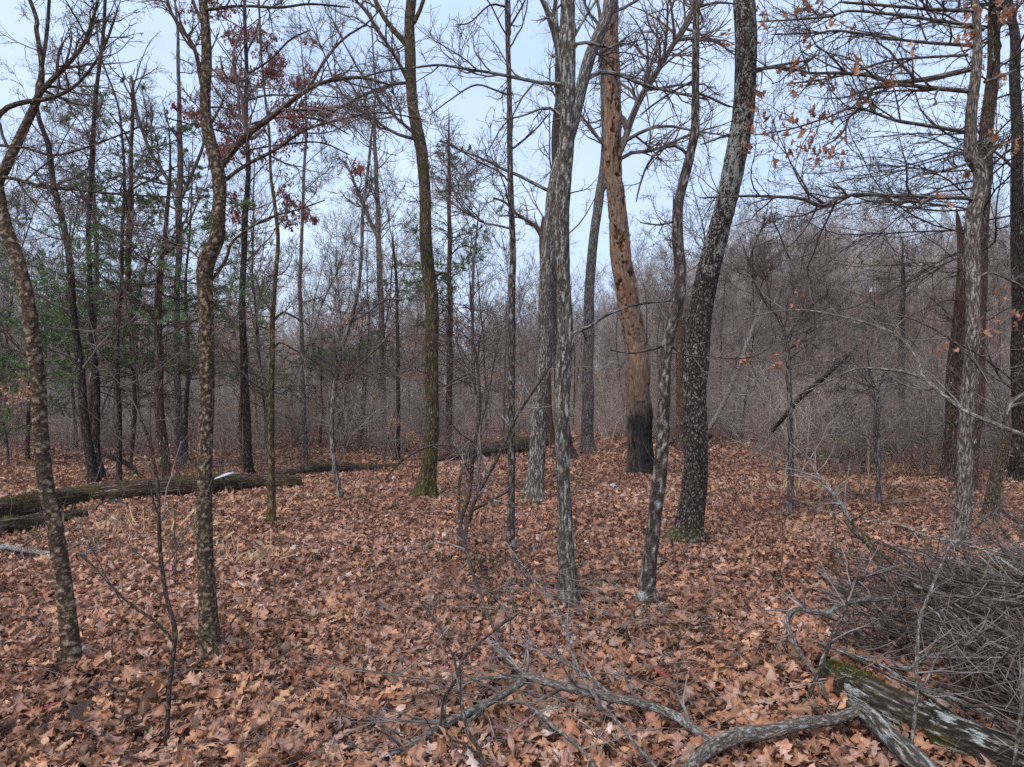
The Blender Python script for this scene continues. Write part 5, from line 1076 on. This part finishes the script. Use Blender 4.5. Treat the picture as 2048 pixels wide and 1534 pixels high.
# ------------------------------------------------------------------ undergrowth and far wood (masses nobody could count)
def gn_scatter(name, label, cat, P3, rz, scl, idx, sources):
    me = bpy.data.meshes.new(name); me.vertices.add(len(P3)); me.vertices.foreach_set('co', P3.astype(np.float32).ravel())
    for an, ty, key, v in (('rz', 'FLOAT', 'value', rz), ('sc', 'FLOAT', 'value', scl), ('ix', 'INT', 'value', idx)):
        a = me.attributes.new(an, ty, 'POINT'); a.data.foreach_set(key, v.astype(np.int32 if ty == 'INT' else np.float32))
    o = bpy.data.objects.new(name, me); COL.objects.link(o)
    coll = bpy.data.collections.new(name + '_kinds')
    for i, (m_, mt) in enumerate(sources):
        if not m_.materials: m_.materials.append(mt)
        so_ = bpy.data.objects.new('%s_kind_%02d' % (name, i), m_); coll.objects.link(so_)
    ng = bpy.data.node_groups.new(name, 'GeometryNodeTree'); ng.interface.new_socket('Geometry', in_out='INPUT', socket_type='NodeSocketGeometry'); ng.interface.new_socket('Geometry', in_out='OUTPUT', socket_type='NodeSocketGeometry')
    N = ng.nodes; gi = N.new('NodeGroupInput'); go = N.new('NodeGroupOutput'); mp_ = N.new('GeometryNodeMeshToPoints'); ip = N.new('GeometryNodeInstanceOnPoints'); ci = N.new('GeometryNodeCollectionInfo')
    ci.inputs['Collection'].default_value = coll; ci.inputs['Separate Children'].default_value = True; ci.inputs['Reset Children'].default_value = True; ip.inputs['Pick Instance'].default_value = True
    def att(n_, t_):
        a = N.new('GeometryNodeInputNamedAttribute'); a.data_type = t_; a.inputs['Name'].default_value = n_; return a.outputs['Attribute']
    cb = N.new('ShaderNodeCombineXYZ'); cs = N.new('ShaderNodeCombineXYZ'); K = ng.links.new
    K(att('rz', 'FLOAT'), cb.inputs[2]); s_ = att('sc', 'FLOAT')
    for q_ in range(3): K(s_, cs.inputs[q_])
    K(gi.outputs[0], mp_.inputs['Mesh']); K(mp_.outputs[0], ip.inputs['Points']); K(ci.outputs[0], ip.inputs['Instance']); K(att('ix', 'INT'), ip.inputs['Instance Index']); K(cb.outputs[0], ip.inputs['Rotation']); K(cs.outputs[0], ip.inputs['Scale']); K(ip.outputs[0], go.inputs[0])
    md = o.modifiers.new('scatter', 'NODES'); md.node_group = ng
    tag(o, label, cat, kind='stuff'); return o
def shrub_mesh(seed, h, stems, tw=.0055):
    rng = np.random.default_rng(seed); n = stems
    d = np.stack([rng.normal(0, .42, n), rng.normal(0, .42, n), np.ones(n)], 1); A = grow(np.stack([rng.normal(0, .35, n), rng.normal(0, .35, n), np.full(n, -.05)], 1), d, h * rng.uniform(.6, 1.3, n), 14, .13, -.015, rng)
    R = rng.uniform(.007, .018, n)[:, None] * (1 - .75 * np.linspace(0, 1, 14))[None]; t = Tubes(); t.add(A, R, 4)
    a, b = sprout(A, R, n * 6, rng, .12, 1, (.8, .3), (.3, .75), 9, .16, -.01, .62, tw); t.add(a, b, 3)
    a, b = sprout(a, b, n * 15, rng, .1, 1, (.8, .3), (.3, .75), 5, .2, .0, .7, tw * .7); t.add(a, b, 3)
    return t.mesh('shrub')
SH = [(shrub_mesh(500 + i, h, s), m_) for i, (h, s, m_) in enumerate([(1.6, 9, M_TWIG), (2.4, 9, M_TWIGP), (3.4, 8, M_TWIG), (4.2, 9, M_TWIGP), (2.8, 10, M_TWIGS), (1.2, 10, M_TWIGP), (3.2, 6, M_TWIGS)])]
def scatter_shrubs():
    rng = np.random.default_rng(402); P_ = []
    # right-hand thicket from about 14 m on, thin behind the open floor elsewhere
    for y0, y1, n, fx0, fx1 in ((14, 22, 60, .36, .9), (22, 34, 160, .20, .9), (19, 26, 60, -.9, -.05), (24, 34, 170, -.9, .2), (34, 50, 200, -.9, .9), (50, 75, 420, -.9, .9), (75, 105, 420, -.9, .9)):
        y = rng.uniform(y0, y1, n); x = rng.uniform(fx0, fx1, n) * y; P_.append(np.stack([x, y, terrain(x, y)], 1))
    P3 = np.concatenate(P_); n = len(P3); s = rng.uniform(.6, 1.15, n); fx = P3[:, 0] / P3[:, 1]; s[fx < .1] *= .8
    gn_scatter('undergrowth', 'tangled bare scrub filling the woods behind the open forest floor', 'undergrowth', P3, rng.uniform(0, 6.28, n), s, rng.integers(0, len(SH), n), SH)
scatter_shrubs()
def green_shrub(px, Y, h, n, lab, mat, seed):
    rng = np.random.default_rng(seed); x = (px - 1024) / FPX * Y; b = np.array([x, Y, float(terrain(x, Y))]); k = 7
    A = grow(np.repeat(b[None], k, 0) + rng.normal(0, .08, (k, 3)) * [1, 1, 0], np.stack([rng.normal(0, .4, k), rng.normal(0, .4, k), np.ones(k)], 1), rng.uniform(.6, 1.1, k) * h, 10, .12, 0, rng); B = .008 * (1 - .7 * np.linspace(0, 1, 10))[None] * np.ones((k, 1))
    a1, b1 = sprout(A, B, 50, rng, .2, 1, (.8, .2), (.25, .6), 6, .15, 0, .6, .004); root = empty('leafy_shrub', b, lab, 'shrub'); t = Tubes(); t.add(A, B, 5); t.add(a1, b1, 3); t.build('stems', M_TWIG, root, b)
    tip = a1[rng.integers(0, 50, n), rng.integers(3, 6, n)]; l = Leaves(); l.add(tip + rng.normal(0, .06, (n, 3)), rng.uniform(0, 6.28, n), rng.normal(.2, .6, n), rng.normal(0, .8, n), rng.uniform(.05, .10, n), 'far', rng, .6, 3); l.build('leaves', mat, root, b)
M_YG = leaf_mat('yellow_green_leaf', [(0, (.16, .20, .04)), (1, (.34, .36, .07))], under=(.25, .28, .08), trans=.3, veins=False)
M_OL = leaf_mat('olive_leaf', [(0, (.07, .08, .03)), (1, (.16, .17, .07))], under=(.12, .13, .06), trans=.2, veins=False)
green_shrub(1742, 15, 2.2, 70, 'small bush with a few yellow-green leaves above the yellow mossy log', M_YG, 1)
green_shrub(1835, 15.5, 1.6, 60, 'low bush with yellow-green leaves left of the reddish cedar trunk', M_YG, 2)
green_shrub(1690, 17, 2.4, 420, 'olive leafy bush behind the yellow mossy log', M_OL, 3)
green_shrub(1850, 18, 2.6, 460, 'olive leafy bush left of the reddish cedar trunk', M_OL, 4)
def scatter_far():
    rng = np.random.default_rng(403); P_ = []
    for y0, y1, n in ((62, 95, 460), (95, 135, 460), (135, 200, 330)):
        y = rng.uniform(y0, y1, n); x = rng.uniform(-.9, .95, n) * y; P_.append(np.stack([x, y, terrain(x, y)], 1))
    P3 = np.concatenate(P_); n = len(P3)
    src = []
    for i, (h, l1, nn) in enumerate([(12, (1.5, 4.0), 20), (10, (1.2, 3.2), 18), (14, (1.5, 4.0), 20), (9, (1.2, 3.4), 18)]):
        rg = np.random.default_rng(600 + i); T = grow(np.zeros((1, 3)), np.array([[0, 0, 1.]]), np.array([float(h)]), 14, .07, .03, rg); R = .10 * (1 - .85 * np.linspace(0, 1, 14))[None]
        t = Tubes(); t.add(T, R, 5); a, b = sprout(T, R, nn * 2, rg, .12, 1, (.7, .22), l1, 8, .1, .06, .5, .016, absl=True); t.add(a, b, 3)
        a, b = sprout(a, b, nn * 14, rg, .12, 1, (.7, .22), (.25, .6), 5, .15, .05, .65, .014); t.add(a, b, 3); a, b = sprout(a, b, nn * 28, rg, .1, 1, (.7, .25), (.3, .8), 3, .2, .03, .7, .010); t.add(a, b, 3)
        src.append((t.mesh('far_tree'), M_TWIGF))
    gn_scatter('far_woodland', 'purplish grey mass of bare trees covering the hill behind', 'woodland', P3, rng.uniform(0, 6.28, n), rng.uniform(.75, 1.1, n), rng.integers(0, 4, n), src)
scatter_far()
print('faces', sum(len(o.data.polygons) for o in bpy.data.objects if o.type == 'MESH'))
